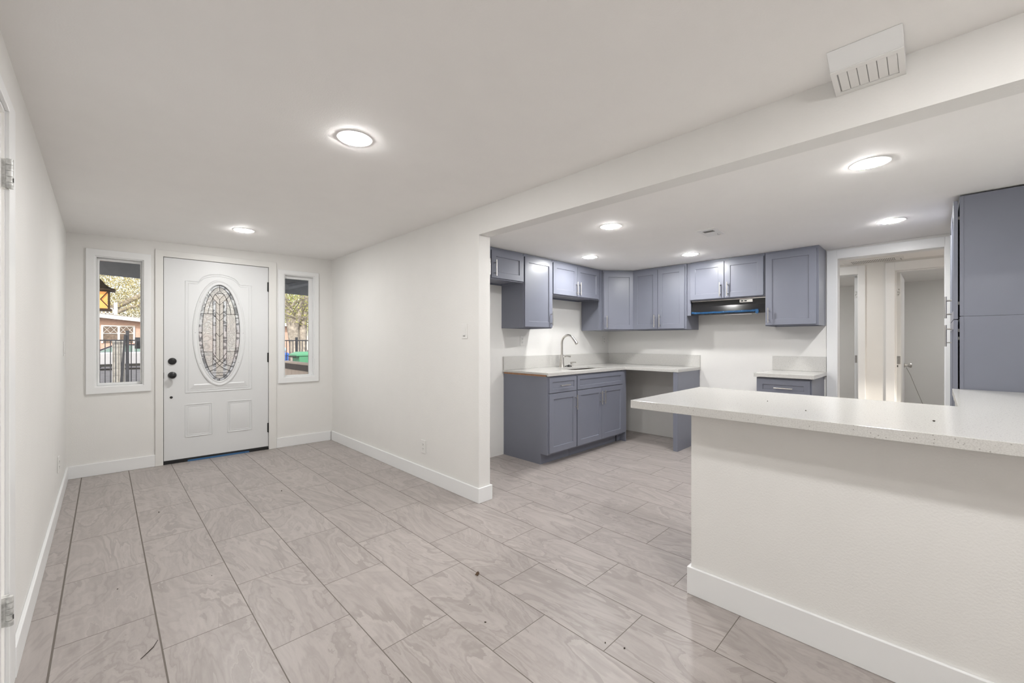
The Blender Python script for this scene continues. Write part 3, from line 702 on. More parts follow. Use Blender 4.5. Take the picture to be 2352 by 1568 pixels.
# diagonal corner cabinet
t_ = thing('corner_cabinet', 'diagonal blue-grey corner wall cabinet with one tall door', 'cabinet', (0, 0, 1.351))
PA, PB = (4.462, 2.932), (4.775, 2.672)
mb = MB(); mb.prism([(4.4635, YS-.002), (4.4635, 2.935), (PA[0]+.004, PA[1]+.003), (PB[0]+.003, PB[1]+.004), (4.778, 2.672), (XK-.002, 2.672), (XK-.002, YS-.002)], 0, .750); mb.build('cabinet_body', M['blue'], t_)
MB().box(4.396, 4.462, 2.930, 2.949, 0, .750).build('filler_strip', M['blue'], t_)
dx, dy = PB[0]-PA[0], PB[1]-PA[1]; wd = math.hypot(dx, dy); an = math.atan2(dy, dx)
fr = MB(); fr.cells([0, .03, wd-.03, wd], [0, .03, .722, .750], lambda u, v: not (.03 < u < wd-.03 and .03 < v < .722), 0, -.012, fyz); ff = fr.build('face_frame', M['blue'], t_, loc=(PA[0], PA[1], 0), rz=an)
dd = shaker(wd-.022, .711).build('cabinet_door', M['blue'], t_, bevel=.0012, loc=(PA[0]+.011*math.cos(an)+.0125*math.sin(an), PA[1]+.011*math.sin(an)-.0125*math.cos(an), .010), rz=an)
bar_handle(.030, .095).build('handle', M['steel'], dd, smooth=True)
# right wall uppers (local x runs toward the camera side)
upper('two-door blue-grey wall cabinet between the corner cabinet and the black hood', (XK, 2.670), -PI/2, .672, 1.351, 2.101, [(.008, .330, .300), (.334, .652, .364)], .3265)
o = MB().box(4.770, 4.789, 1.957, 1.9965, 1.505, 2.101).build('filler_panel', M['blue']); tag(o, 'narrow blue-grey filler strip left of the hood cabinet', 'panel')
upper('short two-door blue-grey wall cabinet directly above the black range hood', (XK, 1.9565), -PI/2, .750, 1.668, 2.102, [(.004, .364, .330), (.370, .738, .404)], .3265)
upper('wide single-door blue-grey wall cabinet beside the hall doorway', (XK, 1.206), -PI/2, .442, 1.365, 2.112, [(.006, .424, .036)], .3265)

# base cabinets
def base_cab(label, loc, rz, w_, z1, fronts, dp=.600, toe=.105, closed_left=True, cat='cabinet', th=.072):
    t_ = thing('base_cabinet', label, cat, (loc[0], loc[1], 0), rz); g = .0015
    mb = MB()
    # side panels with a toe-kick notch
    for xa, xb in ((g, .018), (w_-.018, w_-g)):
        mb.prism([(-g, 0), (-g, z1), (-dp, z1), (-dp, toe), (-dp+th, toe), (-dp+th, 0)], xa, xb, 'x')
    mb.box(.018, w_-.018, -dp, -g, toe, toe+.018); mb.box(.018, w_-.018, -.012, -g, toe, z1)
    mb.build('cabinet_body', M['blue'], t_)
    mb = MB().box(.018, w_-.018, -dp+th, -dp+th+.012, 0, toe); mb.build('toe_kick', M['blue'], t_)
    mb = MB(); mb.cells([g, .038, w_-.038, w_-g], [toe, toe+.035, z1-.035, z1], lambda u, v: not (.038 < u < w_-.038 and toe+.035 < v < z1-.035), -dp-.0005, -dp-.019, fyz); mb.build('face_frame', M['blue'], t_, bevel=.001)
    for nm, x0, x1, za, zb, hx, hz, vert, fr_ in fronts:
        door(t_, nm, x0, x1, za, zb, -dp-.0195, hx, hz, vert, fr_)
    return t_
BD = .600
t1 = base_cab('narrow blue-grey base cabinet with drawer and door at the left end of the sink run', (3.062, YS), 0, .452, .866,
    [('drawer_front', .016, .444, .706, .852, .230, .775, False, .040), ('cabinet_door', .016, .444, .122, .700, .420, .585, True, .057)], BD)
MB().box(0, .018, -.600, -.010, .8665, .8845).build('raw_top_edge', M['rawwood'], t1)
MB().box(.018, .45, -.580, -.50, .8665, .8845).build('top_rail', M['rawwood'], t1)
t2 = base_cab('double-door blue-grey sink base cabinet under the faucet', (3.515, YS), 0, .915, .866,
    [('false_drawer_front', .008, .905, .706, .852, None, None, False, .040), ('cabinet_door', .008, .454, .122, .700, .424, .590, True, .057), ('cabinet_door', .458, .905, .122, .700, .488, .590, True, .057)], BD)
MB().box(.02, .05, -.580, -.02, .8665, .8845).build('top_rail', M['rawwood'], t2); MB().box(.865, .895, -.580, -.02, .8665, .8845).build('top_rail', M['rawwood'], t2)
o = MB()
o.box(4.432, 4.525, 2.636, 2.655, .117, .868); o.box(4.510, 4.529, 2.655, 3.24, 0, .868); o.box(4.445, 4.510, 2.716, 2.73, 0, .117); o.box(4.510, 4.529, 2.640, 2.655, 0, .868)
o = o.build('corner_filler', M['blue']); tag(o, 'blue-grey filler panel closing the sink run beside the dishwasher gap', 'panel')
mb = MB(); mb.box(4.505, XK-.004, 1.998, 2.012, 0, .8845); mb.box(4.486, 4.505, 1.985, 2.035, 0, .8715); mb.box(4.505, XK-.004, 1.985, 1.998, 0, .8715)
o = mb.build('end_panel', M['blue'], bevel=.001); tag(o, 'blue-grey upright end panel holding the worktop right of the dishwasher gap', 'panel')
base_cab('blue-grey drawer base cabinet standing alone beside the hall doorway', (XK, 1.222), -PI/2, .446, .866,
    [('drawer_front', .010, .434, .706, .852, .230, .775, False, .048), ('cabinet_door', .010, .434, .122, .700, .050, .585, True, .057)], .560)
# peninsula base cabinets (kitchen side) and the run to the pantry
base_cab('blue-grey base cabinet behind the peninsula half wall', (2.127, -.075), PI/2, .90, .866,
    [('drawer_front', .008, .448, .706, .852, .228, .775, False, .040), ('drawer_front', .452, .892, .706, .852, .672, .775, False, .040),
     ('cabinet_door', .008, .448, .122, .700, .418, .585, True, .057), ('cabinet_door', .452, .892, .122, .700, .482, .585, True, .057)], .575)
base_cab('blue-grey base cabinet between the peninsula and the tall pantry', (3.785, YK+.002), PI, .98, .866,
    [('drawer_front', .008, .488, .706, .852, .248, .775, False, .040), ('drawer_front', .492, .972, .706, .852, .732, .775, False, .040),
     ('cabinet_door', .008, .488, .122, .700, .458, .585, True, .057), ('cabinet_door', .492, .972, .122, .700, .522, .585, True, .057)], .600)

# tall pantry: lower and upper box, doors facing +y
PT = thing('pantry_cabinet', 'tall blue-grey pantry cabinet with upper and lower doors at the right edge', 'cabinet', (3.800, YK+.002, 0))
ph = .612; pw = .915
mb = MB()
for z0, z1 in ((.105, 1.3655), (1.3670, 2.112)):
    mb.box(0, .016, 0, ph, z0, z1); mb.box(pw-.016, pw, 0, ph, z0, z1); mb.box(.016, pw-.016, 0, ph, z0, z0+.018); mb.box(.016, pw-.016, 0, ph, z1-.018, z1); mb.box(.016, pw-.016, 0, .012, z0+.018, z1-.018)
mb.box(0, pw, .0, ph-.07, 0, .105)
mb.build('cabinet_body', M['blue'], PT)
mb = MB()
for z0, z1 in ((.105, 1.364), (1.3685, 2.112)):
    mb.cells([-.003, .036, pw-.036, pw], [z0, z0+.03, z1-.03, z1], lambda u, v: not (.036 < u < pw-.036 and z0+.03 < v < z1-.03), ph-.014, ph+.004, fyz)
mb.build('face_frame', M['blue'], PT, bevel=.001)
mb = MB(); mb.cells([0, .5, 1], [0, 1], lambda u, v: False, 0, 1, fyz)
for x0, x1, hx in ((.002, .452, .425), (.458, .912, .485)):
    for z0, z1, hz in ((.112, 1.345, 1.250), (1.350, 2.088, 1.450)):
        d = shaker(x1-x0, z1-z0).build('cabinet_door', M['blue'], PT, bevel=.0012, loc=(x1, ph+.011, z0), rz=PI)
        bar_handle(x1-hx, hz-z0).build('handle', M['steel'], d, smooth=True)
for z in (1.97, 1.44, 1.27, 1.22, .3):
    MB().box(.006, .02, ph+.004, ph+.0105, z, z+.018).build('cup_hinge', M['ventdark'], PT)

# ------------------------------------------------------------------ countertops
ct = thing('sink_countertop', 'L-shaped speckled white quartz worktop with the sink cut into it', 'countertop')
Z0, Z1 = .885, .905
hx0, hx1, hy0, hy1 = 3.585, 4.225, 2.700, 2.985
mb = MB(); mb.cells([3.048, hx0, hx1, 4.478, XK-.001], [1.974, 2.612, hy0, hy1, YS-.001],
    lambda u, v: (v > 2.612 or u > 4.478) and not (hx0 < u < hx1 and hy0 < v < hy1), Z0, Z1, lambda u, v, a: (u, v, a))
mb.build('worktop', M['quartz'], ct, bevel=.0015)
mb = MB(); mb.cells([3.0485, 4.4785, 4.498, XK-.001], [1.9745, 1.996, 2.6125, 2.632], lambda u, v: (v > 2.6125 and u < 4.498) or (4.4785 < u < 4.498) or (u > 4.498 and v < 1.996), .8725, .8849, lambda u, v, a: (u, v, a))
mb.build('front_edge', M['quartz'], ct)
mb = MB(); mb.cells([3.050, 5.079, XK-.0015], [1.976, 3.234, YS-.0015], lambda u, v: v > 3.234 or u > 5.079, Z1+.0003, 1.048, lambda u, v, a: (u, v, a))
mb.build('backsplash', M['quartz'], ct, bevel=.002)
ct2 = thing('small_countertop', 'short speckled white quartz worktop over the lone drawer cabinet', 'countertop')
MB().box(4.478, XK-.001, .757, 1.235, .8725, .908).build('worktop', M['quartz'], ct2, bevel=.0015)
MB().box(5.079, XK-.0015, .759, 1.222, .9085, 1.058).build('backsplash', M['quartz'], ct2, bevel=.002)
mb = MB(); mb.cells([1.893, 2.772, 3.792], [YK+.001, -.070, 1.078], lambda u, v: u < 2.772 or v < -.070, .876, .915, lambda u, v, a: (u, v, a))
o = mb.build('peninsula_countertop', M['quartz'], bevel=.0015); tag(o, 'long speckled white quartz worktop overhanging the peninsula in the foreground', 'countertop')

# sink
SK = thing('kitchen_sink', 'stainless steel double-bowl sink set under the quartz worktop', 'sink')
mb = MB()
def bowl(x0, x1, y0, y1, zt, zb, th=.003):
    mb.box(x0-th, x0, y0-th, y1+th, zb, zt); mb.box(x1, x1+th, y0-th, y1+th, zb, zt); mb.box(x0, x1, y0-th, y0, zb, zt); mb.box(x0, x1, y1, y1+th, zb, zt); mb.box(x0-th, x1+th, y0-th, y1+th, zb-th, zb)
bowl(hx0-.004, 3.900, hy0-.004, hy1+.004, .8840, .690); bowl(3.912, hx1+.004, hy0-.004, hy1+.004, .8840, .690)
mb.build('bowls', M['sinksteel'], SK)
MB().box(3.9035, 3.9085, hy0-.003, hy1+.003, .70, .882).build('divider', M['steel'], SK)
for x_ in (3.742, 4.068): MB().lathe([(.045, 0), (.045, .003), (.03, .004), (.028, .001)], (x_, 2.842, .6905), 24).build('drain', M['steel'], SK, smooth=True)

# faucet
FA = thing('kitchen_faucet', 'brushed nickel gooseneck faucet with a pull-down head and side lever', 'faucet', (3.886, 3.118, .9055))
MB().lathe([(.034, 0), (.033, .004), (.027, .05), (.022, .10), (.0185, .140), (.0175, .150)], (0, 0, 0), 28).build('faucet_base', M['steel'], FA, smooth=True)
p = [(0, 0, .145), (0, 0, .24)]
for k in range(13):
    a = PI*k/12*.80; p.append((0, -.092+.092*math.cos(a), .285+.092*math.sin(a)))
MB().tube(p, [.0135]*len(p), 16).build('gooseneck', M['steel'], FA, smooth=True)
e = Vector(p[-1]); dr = (Vector(p[-1])-Vector(p[-2])).normalized()
MB().tube([e-dr*.035, e, e+dr*.03, e+dr*.080], [.0138, .0165, .0185, .0205], 18).build('spray_head', M['steel'], FA, smooth=True)
mb = MB(); mb.tube([(.012, 0, .085), (.030, -.004, .120), (.040, -.010, .128)], [.016, .012, .010], 12); mb.tube([(.034, -.004, .127), (.050, -.035, .132), (.064, -.085, .124)], [.010, .0075, .0085], 12)
mb.build('lever', M['steel'], FA, smooth=True)
SD = thing('soap_dispenser', 'short brushed nickel soap dispenser right of the faucet', 'soap dispenser', (4.080, 3.125, .9055))
MB().lathe([(.017, 0), (.016, .003), (.010, .012), (.009, .030), (.014, .036), (.015, .048), (.010, .052)], (0, 0, 0), 20).build('pump_base', M['steel'], SD, smooth=True)
MB().tube([(0, .006, .050), (.004, -.02, .053), (.012, -.065, .050)], [.010, .007, .005], 10).build('nozzle', M['steel'], SD, smooth=True)
mb = MB(); mb.tube([(3.930, 3.10, .914), (3.965, 3.105, .917), (3.995, 3.11, .918)], [.006, .006, .008], 8); mb.lathe([(.020, 0), (.022, .006), (.016, .020), (.008, .024)], (4.018, 3.112, .9055), 16); mb.tube([(4.035, 3.11, .912), (4.055, 3.10, .912)], .006, 8)
o = mb.build('sink_stopper', M['black'], smooth=True); tag(o, 'small black stopper and hose lying between faucet and soap dispenser', 'stopper')

# ------------------------------------------------------------------ range hood
HD = thing('range_hood', 'black under-cabinet range hood with crumpled blue film along its lip', 'range hood')
hy_a, hy_b = 1.209, 1.953
mb = MB(); mb.prism([(XK-.003, 1.6665), (XK-.003, 1.540), (4.800, 1.503), (4.772, 1.505), (4.770, 1.530), (4.792, 1.600), (4.790, 1.6665)], hy_a, hy_b, 'y')
mb.build('hood_body', M['hoodblack'], HD, bevel=.003)
MB().box(4.787, 4.790, hy_a+.001, hy_b-.001, 1.657, 1.665).build('steel_edge', M['steel'], HD)
cp = MB().box(4.7865, 4.791, 1.330, 1.452, 1.622, 1.650).build('control_panel', M['steel'], HD)
for y_ in (1.428, 1.395): MB().box(4.783, 4.7865, y_-.012, y_+.012, 1.630, 1.643).build('rocker_switch', M['black'], cp)
MB().box(4.7855, 4.7865, 1.340, 1.368, 1.640, 1.644).build('indicator_strip', M['plastic'], cp)
MB().box(4.786, 4.800, 1.34, 1.60, 1.4955, 1.5028).build('lamp_lens', M['plastic'], HD)
mb = MB(); random.seed(3); nfl = 60; rows = 5
for i in range(nfl+1):
    y_ = hy_b-.004-(hy_b-hy_a-.09)*i/nfl; wob = .004
    prof = [(4.7765, 1.539), (4.7685, 1.534), (4.7675, 1.528), (4.7685, 1.522), (4.7715, 1.517)]
    endk = max(0, (i-nfl+5)/5); st0 = max(0, (4-i)/4)
    for r_, (x_, z_) in enumerate(prof):
        mb.v.append((x_-random.uniform(0, wob)-.006*st0*random.random(), y_+random.uniform(-.003, .003), z_+random.uniform(-.002, .002)+(.012*(endk+st0)*(random.random()-.3))*(1 if r_ in (0, 4) else .3)))
for i in range(nfl):
    for r_ in range(rows-1): a = i*rows+r_; mb.f.append((a, a+rows, a+rows+1, a+1))
# loose flap at the right end
b0 = len(mb.v); ye = hy_b-.004-(hy_b-hy_a-.09)
mb.v += [(4.765, ye, 1.541), (4.760, ye-.022, 1.546), (4.758, ye-.030, 1.520), (4.762, ye-.018, 1.490), (4.764, ye+.004, 1.503)]; mb.f.append(tuple(b0+i for i in range(5)))
o = mb.build('blue_film', M['film'], HD)

# ------------------------------------------------------------------ debris
def crumb(x, y, z, r, label, m_='crumb', g='dark crumbs on the tile floor'):
    mb = MB(); ph_ = random.random()*6
    prof = [(r*.5, 0), (r, r*.35), (r*.8, r*.8), (r*.2, r)]
    base = len(mb.v); n_ = 9
    mb.lathe(prof, (0, 0, 0), n_)
    mb.v = [(vx*(1+.35*math.sin(ph_+vx*900)), vy*(1+.3*math.cos(ph_+vy*700))*.75, vz) for vx, vy, vz in mb.v]
    o = mb.build('crumb', M[m_], loc=(x, y, z)); o.rotation_euler = (0, 0, ph_); tag(o, label, 'debris', g); return o
fl = .0004
for x, y, r, lb in ((1.463, .860, .0045, 'dark crumb on the tile at the bottom of the floor, right of a joint'), (1.435, .930, .0035, 'small dark crumb just left of the larger one at the lower right'),
    (1.171, 1.359, .004, 'dark crumb on the tile below the curled leaf'), (.275, 3.853, .0055, 'brown crumb on the third tile column from the left wall'), (1.024, 3.707, .006, 'brown crumb on the floor halfway along the partition wall')):
    crumb(x, y, fl, r, lb)
for x, y, r, lb in ((.045, 2.80, .0030, 'tiny dark crumb in the first full tile column beside the left wall'), (.395, 2.62, .0026, 'tiny dark crumb on the second tile column left of the leaf'), (1.71, 1.41, .0026, 'tiny dark crumb on the tile right of the curled leaf'), (1.20, 1.50, .0022, 'tiny dark crumb between the leaf and the crumb below it')):
    crumb(x, y, fl, r, lb)
for x, y, r, lb in ((2.334, .582, .0030, 'small dark crumb on the peninsula worktop nearest its left end'), (2.128, .388, .0035, 'dark crumb at the middle of the peninsula worktop'), (2.187, .006, .0045, 'dark crumb on the peninsula worktop toward its right end')):
    crumb(x, y, .9153, r, lb, g='dark crumbs on the peninsula worktop')
crumb(3.46, 2.44, fl, .005, 'tiny white crumb on the kitchen floor in front of the sink cabinets', 'whitecrumb', 'white crumbs on the kitchen floor')
mb = MB(); mb.v = [(0, 0, .001), (.012, .004, .006), (.022, .012, .002), (.010, .020, .010), (-.006, .016, .004), (.006, .010, .016), (.016, .016, .014)]
mb.f = [(0, 1, 5, 4), (1, 2, 6, 5), (4, 5, 3), (5, 6, 3)]; o = mb.build('dry_leaf', M['leaf'], loc=(1.375, 1.655, .0004)); sm = o.modifiers.new('s', 'SOLIDIFY'); sm.thickness = .001
tag(o, 'curled brown dry leaf lying in the middle of the tile floor', 'leaf')
o = MB().tube([(.098, 2.119, .002), (.121, 2.143, .004), (.138, 2.165, .004), (.154, 2.206, .002)], [.0010, .0016, .0016, .001], 6).build('twig', M['crumb']); tag(o, 'thin dark curved twig on the floor near the left wall', 'twig')
mb = MB(); mb.v = [(0, 0, 0), (.014, .003, .002), (.018, .012, .003), (.004, .008, .002)]; mb.f = [(0, 1, 2, 3)]; o = mb.build('wood_chip', M['rawwood'], loc=(-.200, 2.19, .001)); sm = o.modifiers.new('s', 'SOLIDIFY'); sm.thickness = .002
tag(o, 'small reddish wood chip on the floor beside the left door casing', 'debris')

# ------------------------------------------------------------------ outdoors
GZ = -.15
o = MB().box(-20, 40, 5.46, 17.0, GZ-.3, GZ).build('ground', M['gravel']); tag(o, 'gravel front yard between the porch and the iron fence', 'ground'); st(o)
o = MB().box(-30, 50, 17.0, 34.5, GZ-.5, GZ-.10).build('street', M['asphalt']); tag(o, 'grey asphalt street beyond the fence', 'street'); st(o)
o = MB().box(-30, 50, 34.5, 70, GZ-.5, GZ).build('ground', M['gravel']); tag(o, 'pale yard around the pink house', 'ground'); st(o)
PO = root('porch'); tag(PO, 'dark grey porch roof with beam and rafters above the entry', 'porch'); PO['kind'] = 'structure'
mb = MB(); mb.prism([(-3, 2.18), (3.4, 1.98), (3.4, 2.42), (-3, 2.50)], 7.55, 7.68, 'y'); mb.build('beam', M['porchgrey'], PO)
mb = MB(); mb.box(-3, 3.6, 5.50, 7.95, 2.47, 2.53); mb.build('porch_ceiling', M['porchgrey'], PO)
for x_ in (-1.2, -.4, .6, 1.5, 2.5): MB().box(x_, x_+.05, 5.50, 7.55, 2.33, 2.47).build('rafter', M['porchgrey'], PO)
MB().tube([(2.0, 7.0, 2.05), (2.75, 7.5, 2.30)], .05, 6).build('brace', M['porchgrey'], PO)
MB().box(-3, 3.6, 5.50, 7.7, GZ, -.02).build('porch_slab', M['block'], PO)
HW = thing('porch_wall', 'pale pink boarded porch half wall with a weathered dark cap', 'wall')
mb = MB(); y_ = 5.50
while y_ < 7.55: mb.box(2.10, 2.14, y_, y_+.172, -.02, .80); y_ += .178
mb.build('siding', M['palepink'], HW); MB().box(2.115, 2.16, 5.5, 7.6, -.02, .80).build('backing', M['palepink'], HW)
MB().box(2.085, 2.10, 5.48, 7.62, .775, .865).build('cap_board', M['darkcap'], HW); MB().box(2.085, 2.20, 5.48, 7.62, .865, .89).build('cap_top', M['palepink'], HW)
# hanging lantern
LN = thing('hanging_lantern', 'bronze hanging porch lantern with glowing amber glass', 'lantern', (-.052, 6.5, 1.555))
h_ = .088
MB().box(-h_+.012, h_-.012, -h_+.012, h_-.012, 0.022, .210).build('amber_glass', M['amber'], LN)
mb = MB()
for sx in (-1, 1):
    for sy in (-1, 1): mb.box(sx*h_-.009, sx*h_+.009, sy*h_-.009, sy*h_+.009, .0, .218)
mb.box(-h_-.02, h_+.02, -h_-.02, h_+.02, -.004, .018); mb.box(-h_-.008, h_+.008, -h_-.008, h_+.008, .205, .220)
for sy in (-1, 1):
    mb.tube([(-h_, sy*h_, .03), (-.02, sy*h_, .12)], .005, 6); mb.tube([(h_, sy*h_, .03), (.02, sy*h_, .12)], .005, 6); mb.tube([(-h_, sy*h_, .22), (-.02, sy*h_, .12)], .005, 6); mb.tube([(h_, sy*h_, .22), (.02, sy*h_, .12)], .005, 6)
mb.build('lantern_frame', M['bronze'], LN)
MB().lathe([(.20, .220), (.20, .232), (.14, .250), (.085, .285), (.045, .33), (.015, .36)], (0, 0, 0), 4).build('lantern_roof', M['bronze'], LN, rz=PI/4)
MB().tube([(0, 0, .35), (0, 0, .925)], .006, 6).build('hanging_rod', M['bronze'], LN)
# iron fence
FE = thing('iron_fence', 'dark iron picket fence along the front yard', 'fence')
def zf(x): return 1.245+.004*(x)
mb = MB(); mb.box(-3, 8, 15.98, 16.02, 1.225, 1.262); mb.box(-3, 8, 15.98, 16.02, .02, .05); mb.build('rails', M['iron'], FE)
k_ = 0; x_ = -1.26
while x_ < 8:
    if -1.5 < x_ < 2 or 3.4 < x_ < 6.6: MB().box(x_-.010, x_+.010, 15.99, 16.01, GZ, 1.24).build('picket', M['iron'], FE)
    x_ += .106
for x_ in (-2.0, 2.2, 4.90, 7.4): MB().box(x_-.032, x_+.032, 15.965, 16.035, GZ, 1.36).build('fence_post', M['iron'], FE)
o = MB().box(.425, .495, 15.86, 15.93, GZ, 1.52).build('gate_post', M['iron']); tag(o, 'taller dark iron post standing at the fence in front of the block pillar', 'post')
mb = MB().prism([(.290, GZ), (.355, GZ), (.430, 1.40), (.385, 1.40)], 15.80, 15.85, 'y'); o = mb.build('leaning_post', M['iron']); tag(o, 'dark leaning board propped against the tall gate post', 'post')
mb = MB(); z_ = GZ
while z_ < 1.2: mb.box(.155, .415, 16.12, 16.38, z_, min(1.225, z_+.192)); z_ += .20
mb.box(.165, .405, 16.13, 16.37, GZ, 1.22)
o = mb.build('block_pillar', M['block'], bevel=.006); tag(o, 'rough pale concrete block pillar just behind the iron fence', 'pillar')
mb = MB(); mb.box(.64, .92, 16.3, 16.6, 1.00, 1.33); mb.box(.80, .83, 16.44, 16.47, GZ, 1.00); o = mb.build('mailbox', M['iron']); tag(o, 'dark box mailbox on a post at the right side of the fence view', 'mailbox')
# car
CR = thing('parked_car', 'pale silver car parked across the street behind the fence', 'car', (1.0, 30.2, GZ-.10))
prof = [(-2.25, .30), (-2.30, .60), (-2.15, .86), (-1.45, .95), (-.62, 1.30), (-.10, 1.38), (.75, 1.36), (1.45, 1.02), (2.15, .92), (2.22, .55), (2.15, .30)]
body = [(-2.25, .28), (-2.30, .60), (-2.15, .84), (-1.5, .90), (1.5, .94), (2.15, .90), (2.22, .55), (2.15, .28)]
MB().prism(body, -.85, .85, 'y').build('car_body', M['carpaint'], CR, bevel=.06, seg=3)
top = [(-1.50, .88), (-.75, 1.24), (-.15, 1.32), (.80, 1.30), (1.42, .92)]
MB().prism(top, -.72, .72, 'y').build('cabin', M['carpaint'], CR, bevel=.05, seg=3)
MB().prism([(-1.22, .93), (-.66, 1.20), (-.14, 1.25), (.05, 1.25), (.05, .93)], -.735, -.70, 'y').build('side_window', M['carglass'], CR)
MB().prism([(.12, .93), (.12, 1.25), (.76, 1.23), (1.22, .95)], -.735, -.70, 'y').build('side_window', M['carglass'], CR)
mb = MB(); mb.tube([(-1.35, -.74, .93), (-.70, -.74, 1.25), (-.14, -.74, 1.30), (.80, -.74, 1.28), (1.34, -.74, .95)], .028, 6); mb.build('window_trim', M['navy'], CR)
for x_ in (-1.4, 1.35):
    for y_ in (-.80, .62): MB().lathe([(.32, 0), (.33, .03), (.33, .17), (.32, .20)], (x_, y_, .325), 24, 'y').build('wheel', M['tyre'], CR, smooth=True)
MB().box(-2.1, 2.1, -.84, .84, .18, .32).build('sill', M['tyre'], CR)
# pink house
HO = thing('pink_house', 'single-storey pink stucco house across the street with a white fascia', 'house', (0, 0, 0))
MB().box(-8, 11.6, 38, 46, GZ, 2.75).build('wall', M['pink'], HO)
mb = MB(); mb.prism([(-8.6, 2.80), (-.2, 2.74), (1.8, 2.52), (12.2, 2.46), (12.2, 2.72), (1.8, 2.76), (-.2, 2.98), (-8.6, 3.04)], 37.3, 37.45, 'y'); mb.build('fascia', M['white_out'], HO)
mb = MB(); mb.prism([(-8.6, 3.0), (-.2, 2.96), (1.8, 2.74), (12.2, 2.70), (12.2, 2.74), (1.8, 2.80), (-.2, 3.02), (-8.6, 3.08)], 37.45, 47, 'y'); mb.build('roof', M['roofing'], HO)
wf = MB(); wf.cells([-.16, -.06, .62, .73, 1.38, 1.48], [1.10, 1.72, 1.75, 2.20, 2.28], lambda u, v: not ((-.06 < u < .62 or .73 < u < 1.38) and (v < 1.72 or 1.75 < v < 2.20)), 37.93, 37.98, fyz)
wfo = wf.build('window', M['white_out'], HO)
for a, b_ in ((-.06, .62), (.73, 1.38)):
    MB().box(a, b_, 37.985, 37.995, 1.10, 2.20).build('pane', M['darkglass'], wfo)
    mb = MB(); m_ = (a+b_)/2
    for p, q in (((a, 1.76), (m_, 2.20)), ((a, 2.20), (m_, 1.76)), ((m_, 1.76), (b_, 2.20)), ((m_, 2.20), (b_, 1.76))): mb.tube([(p[0], 37.96, p[1]), (q[0], 37.96, q[1])], .012, 4)
    mb.build('diamond_bars', M['white_out'], wfo)
mb = MB()
mb.box(-.75, .62, 38.2, 38.25, 3.35, 3.42); mb.box(-.75, .62, 38.2, 38.25, 3.02, 3.07)
for k_ in range(7): mb.box(-.70+k_*.18, -.64+k_*.18, 38.2, 38.25, 3.0, 3.40)
mb.box(.44, .62, 38.15, 38.30, 2.98, 3.80); o = mb.build('roof_railing', M['white_out'], HO)
# bins
def bin_(name, label, loc, m_, s_=1.0):
    t_ = thing(name, label, 'bin', loc, 0, None)
    mb = MB(); a, b_ = .24*s_, .31*s_
    mb.add([(-a, -a, .05), (a, -a, .05), (a, a, .05), (-a, a, .05), (-b_, -b_, .92), (b_, -b_, .92), (b_, b_, .92), (-b_, b_, .92)], [(0, 3, 2, 1), (4, 5, 6, 7), (0, 1, 5, 4), (1, 2, 6, 5), (2, 3, 7, 6), (3, 0, 4, 7)])
    mb.build('bin_body', M[m_], t_, bevel=.02)
    mb = MB(); c = b_+.03; mb.add([(-c-.05, -c, .92), (c, -c, .92), (c, c, .92), (-c-.05, c, .92), (-c-.05, -c, .97), (c, -c, .97), (c, c, .97), (-c-.05, c, .97), (-c+.10, -c+.08, 1.04), (c-.06, -c+.08, 1.04), (c-.06, c-.08, 1.04), (-c+.10, c-.08, 1.04)],
        [(0, 3, 2, 1), (0, 1, 5, 4), (1, 2, 6, 5), (2, 3, 7, 6), (3, 0, 4, 7), (4, 5, 9, 8), (5, 6, 10, 9), (6, 7, 11, 10), (7, 4, 8, 11), (8, 9, 10, 11)]); mb.build('lid', M[m_], t_, bevel=.012)
    mb = MB(); mb.tube([(-c-.06, -c+.05, .90), (-c-.06, c-.05, .90)], .018, 8); mb.build('handle', M['tyre'], t_)
    for y_ in (-.2, .2): MB().lathe([(.10, 0), (.11, .02), (.11, .04), (.10, .06)], (-a, y_, .11), 16, 'y').build('wheel', M['tyre'], t_)
    return t_
bin_('wheelie_bin', 'green wheeled trash bin with a closed lid seen over the porch wall', (4.27, 13.0, GZ+.02), 'greenbin', 1.0)
bin_('wheelie_bin', 'blue wheeled bin behind the fence left of the big tree trunk', (4.78, 17.6, GZ-.10), 'bluebin', .85)
mb = MB(); mb.lathe([(.12, 0), (.17, .06), (.15, .16), (.07, .24), (.02, .26)], (0, 0, 0), 10); o = mb.build('plastic_bag', M['bag'], loc=(4.86, 17.6, .795), smooth=True); tag(o, 'pale blue stuffed plastic bag on top of the blue bin', 'bag')
mb = MB(); mb.lathe([(.05, 0), (.075, .03), (.06, .08), (.01, .10)], (0, 0, 0), 10); o = mb.build('cap', M['navy'], loc=(4.87, 17.6, 1.056), smooth=True); tag(o, 'small dark cap on the pale bag above the blue bin', 'cap')
# trees
def leaves(cx_, cy_, cz_, rx, ry, rz_, n_, s_, seed):
    rnd = random.Random(seed); mb = MB()
    for _ in range(n_):
        while True:
            a, b_, c = rnd.uniform(-1, 1), rnd.uniform(-1, 1), rnd.uniform(-1, 1)
            if a*a+b_*b_+c*c < 1: break
        p = Vector((cx_+a*rx, cy_+b_*ry, cz_+c*rz_)); u = Vector((rnd.gauss(0, 1), rnd.gauss(0, 1), rnd.gauss(0, 1))).normalized(); v = u.orthogonal().normalized(); k = s_*rnd.uniform(.6, 1.4)
        mb.add([p-u*k, p+v*k*.5, p+u*k, p-v*k*.5], [(0, 1, 2, 3)])
    return mb
T = thing('street_tree', 'big forked grey-barked tree with sparse yellow-green leaves behind the fence', 'tree', (0, 0, 0))
mb = MB(); mb.tube([(6.80, 22, GZ-.1), (6.73, 22, .6), (6.62, 22, 1.35), (6.55, 22, 2.0), (6.45, 22, 2.45), (6.1, 22, 3.6)], [.34, .27, .24, .25, .21, .13], 14)
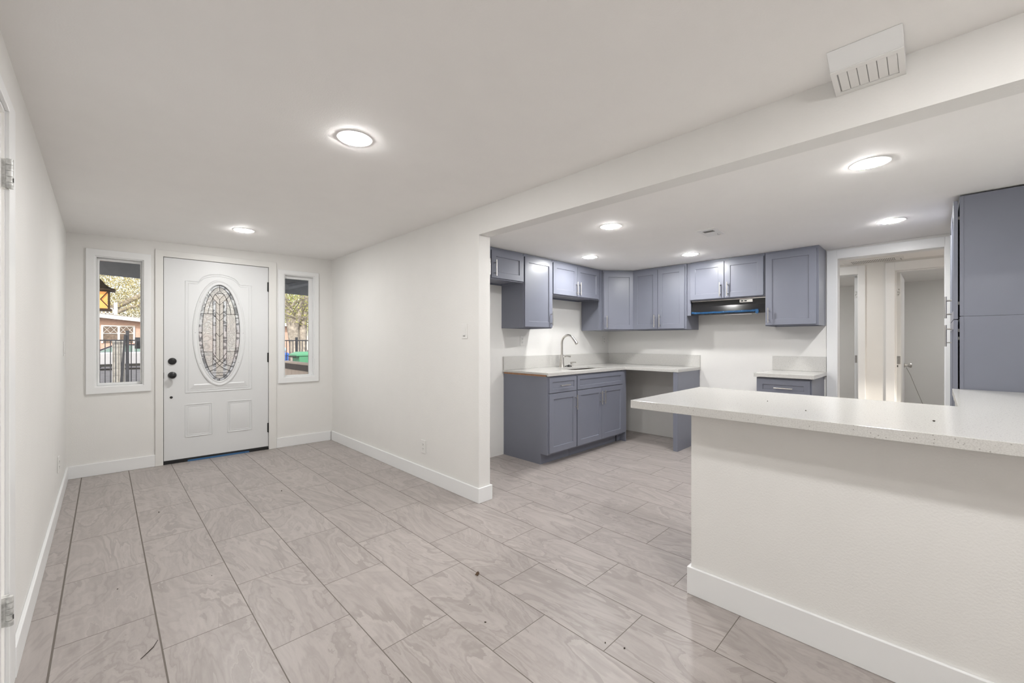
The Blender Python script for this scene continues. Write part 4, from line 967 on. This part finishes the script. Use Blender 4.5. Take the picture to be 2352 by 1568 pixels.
mb.tube([(7.02, 22.1, GZ-.1), (7.03, 22.1, 1.0), (7.06, 22.1, 2.0), (7.12, 22.1, 2.9), (7.5, 22.2, 4.2)], [.28, .21, .19, .17, .10], 14)
mb.tube([(6.60, 22, 1.9), (6.78, 21.9, 2.4), (6.95, 21.8, 3.3)], [.2, .17, .1], 10)
mb.build('trunk', M['bark'], T, smooth=True)
rnd = random.Random(5); mb = MB()
for k_ in range(34):
    b0 = Vector((rnd.uniform(6.2, 7.4), 22+rnd.uniform(-.5, .5), rnd.uniform(2.2, 3.2))); p = [b0]; d = Vector((rnd.uniform(-1, 1), rnd.uniform(-.6, .6), rnd.uniform(.1, 1))).normalized()
    for q in range(5): d = (d+Vector((rnd.uniform(-.4, .4), rnd.uniform(-.3, .3), rnd.uniform(-.3, .3)))).normalized(); p.append(p[-1]+d*.35)
    mb.tube(p, [.035, .03, .024, .018, .012, .006], 5)
mb.build('branches', M['bark'], T)
leaves(6.9, 22.2, 3.5, 2.6, 1.6, 1.55, 7500, .045, 1).build('foliage', M['leaves'], T)
T2 = thing('background_tree', 'pale yellow-olive leafy tree rising behind the pink house', 'tree', (0, 0, 0))
mb = MB(); mb.tube([(-1.5, 50, GZ), (-1.2, 50, 2), (.2, 49.6, 3.9), (2.2, 49, 5.2), (4.5, 48.5, 6.4)], [.5, .42, .28, .2, .08], 10); mb.tube([(.2, 49.6, 3.4), (1.6, 49, 4.2), (3.4, 48.6, 4.7)], [.2, .14, .06], 8); mb.tube([(-1.2, 50, 2), (-1.8, 50, 5), (-1, 50, 8)], [.4, .25, .1], 8)
mb.build('trunk', M['bark'], T2, smooth=True)
leaves(1.5, 51, 6.0, 6.5, 3.5, 3.9, 24000, .075, 2).build('foliage', M['leaves2'], T2)
T3 = thing('background_tree', 'yellow-green leafy tree far behind the forked trunk', 'tree', (0, 0, 0))
MB().tube([(12.5, 50, GZ), (12.6, 50, 3), (12.4, 50, 7)], [.4, .3, .1], 8).build('trunk', M['bark'], T3)
leaves(14.5, 50.5, 5.2, 5.5, 3, 3.6, 14000, .08, 3).build('foliage', M['leaves'], T3)
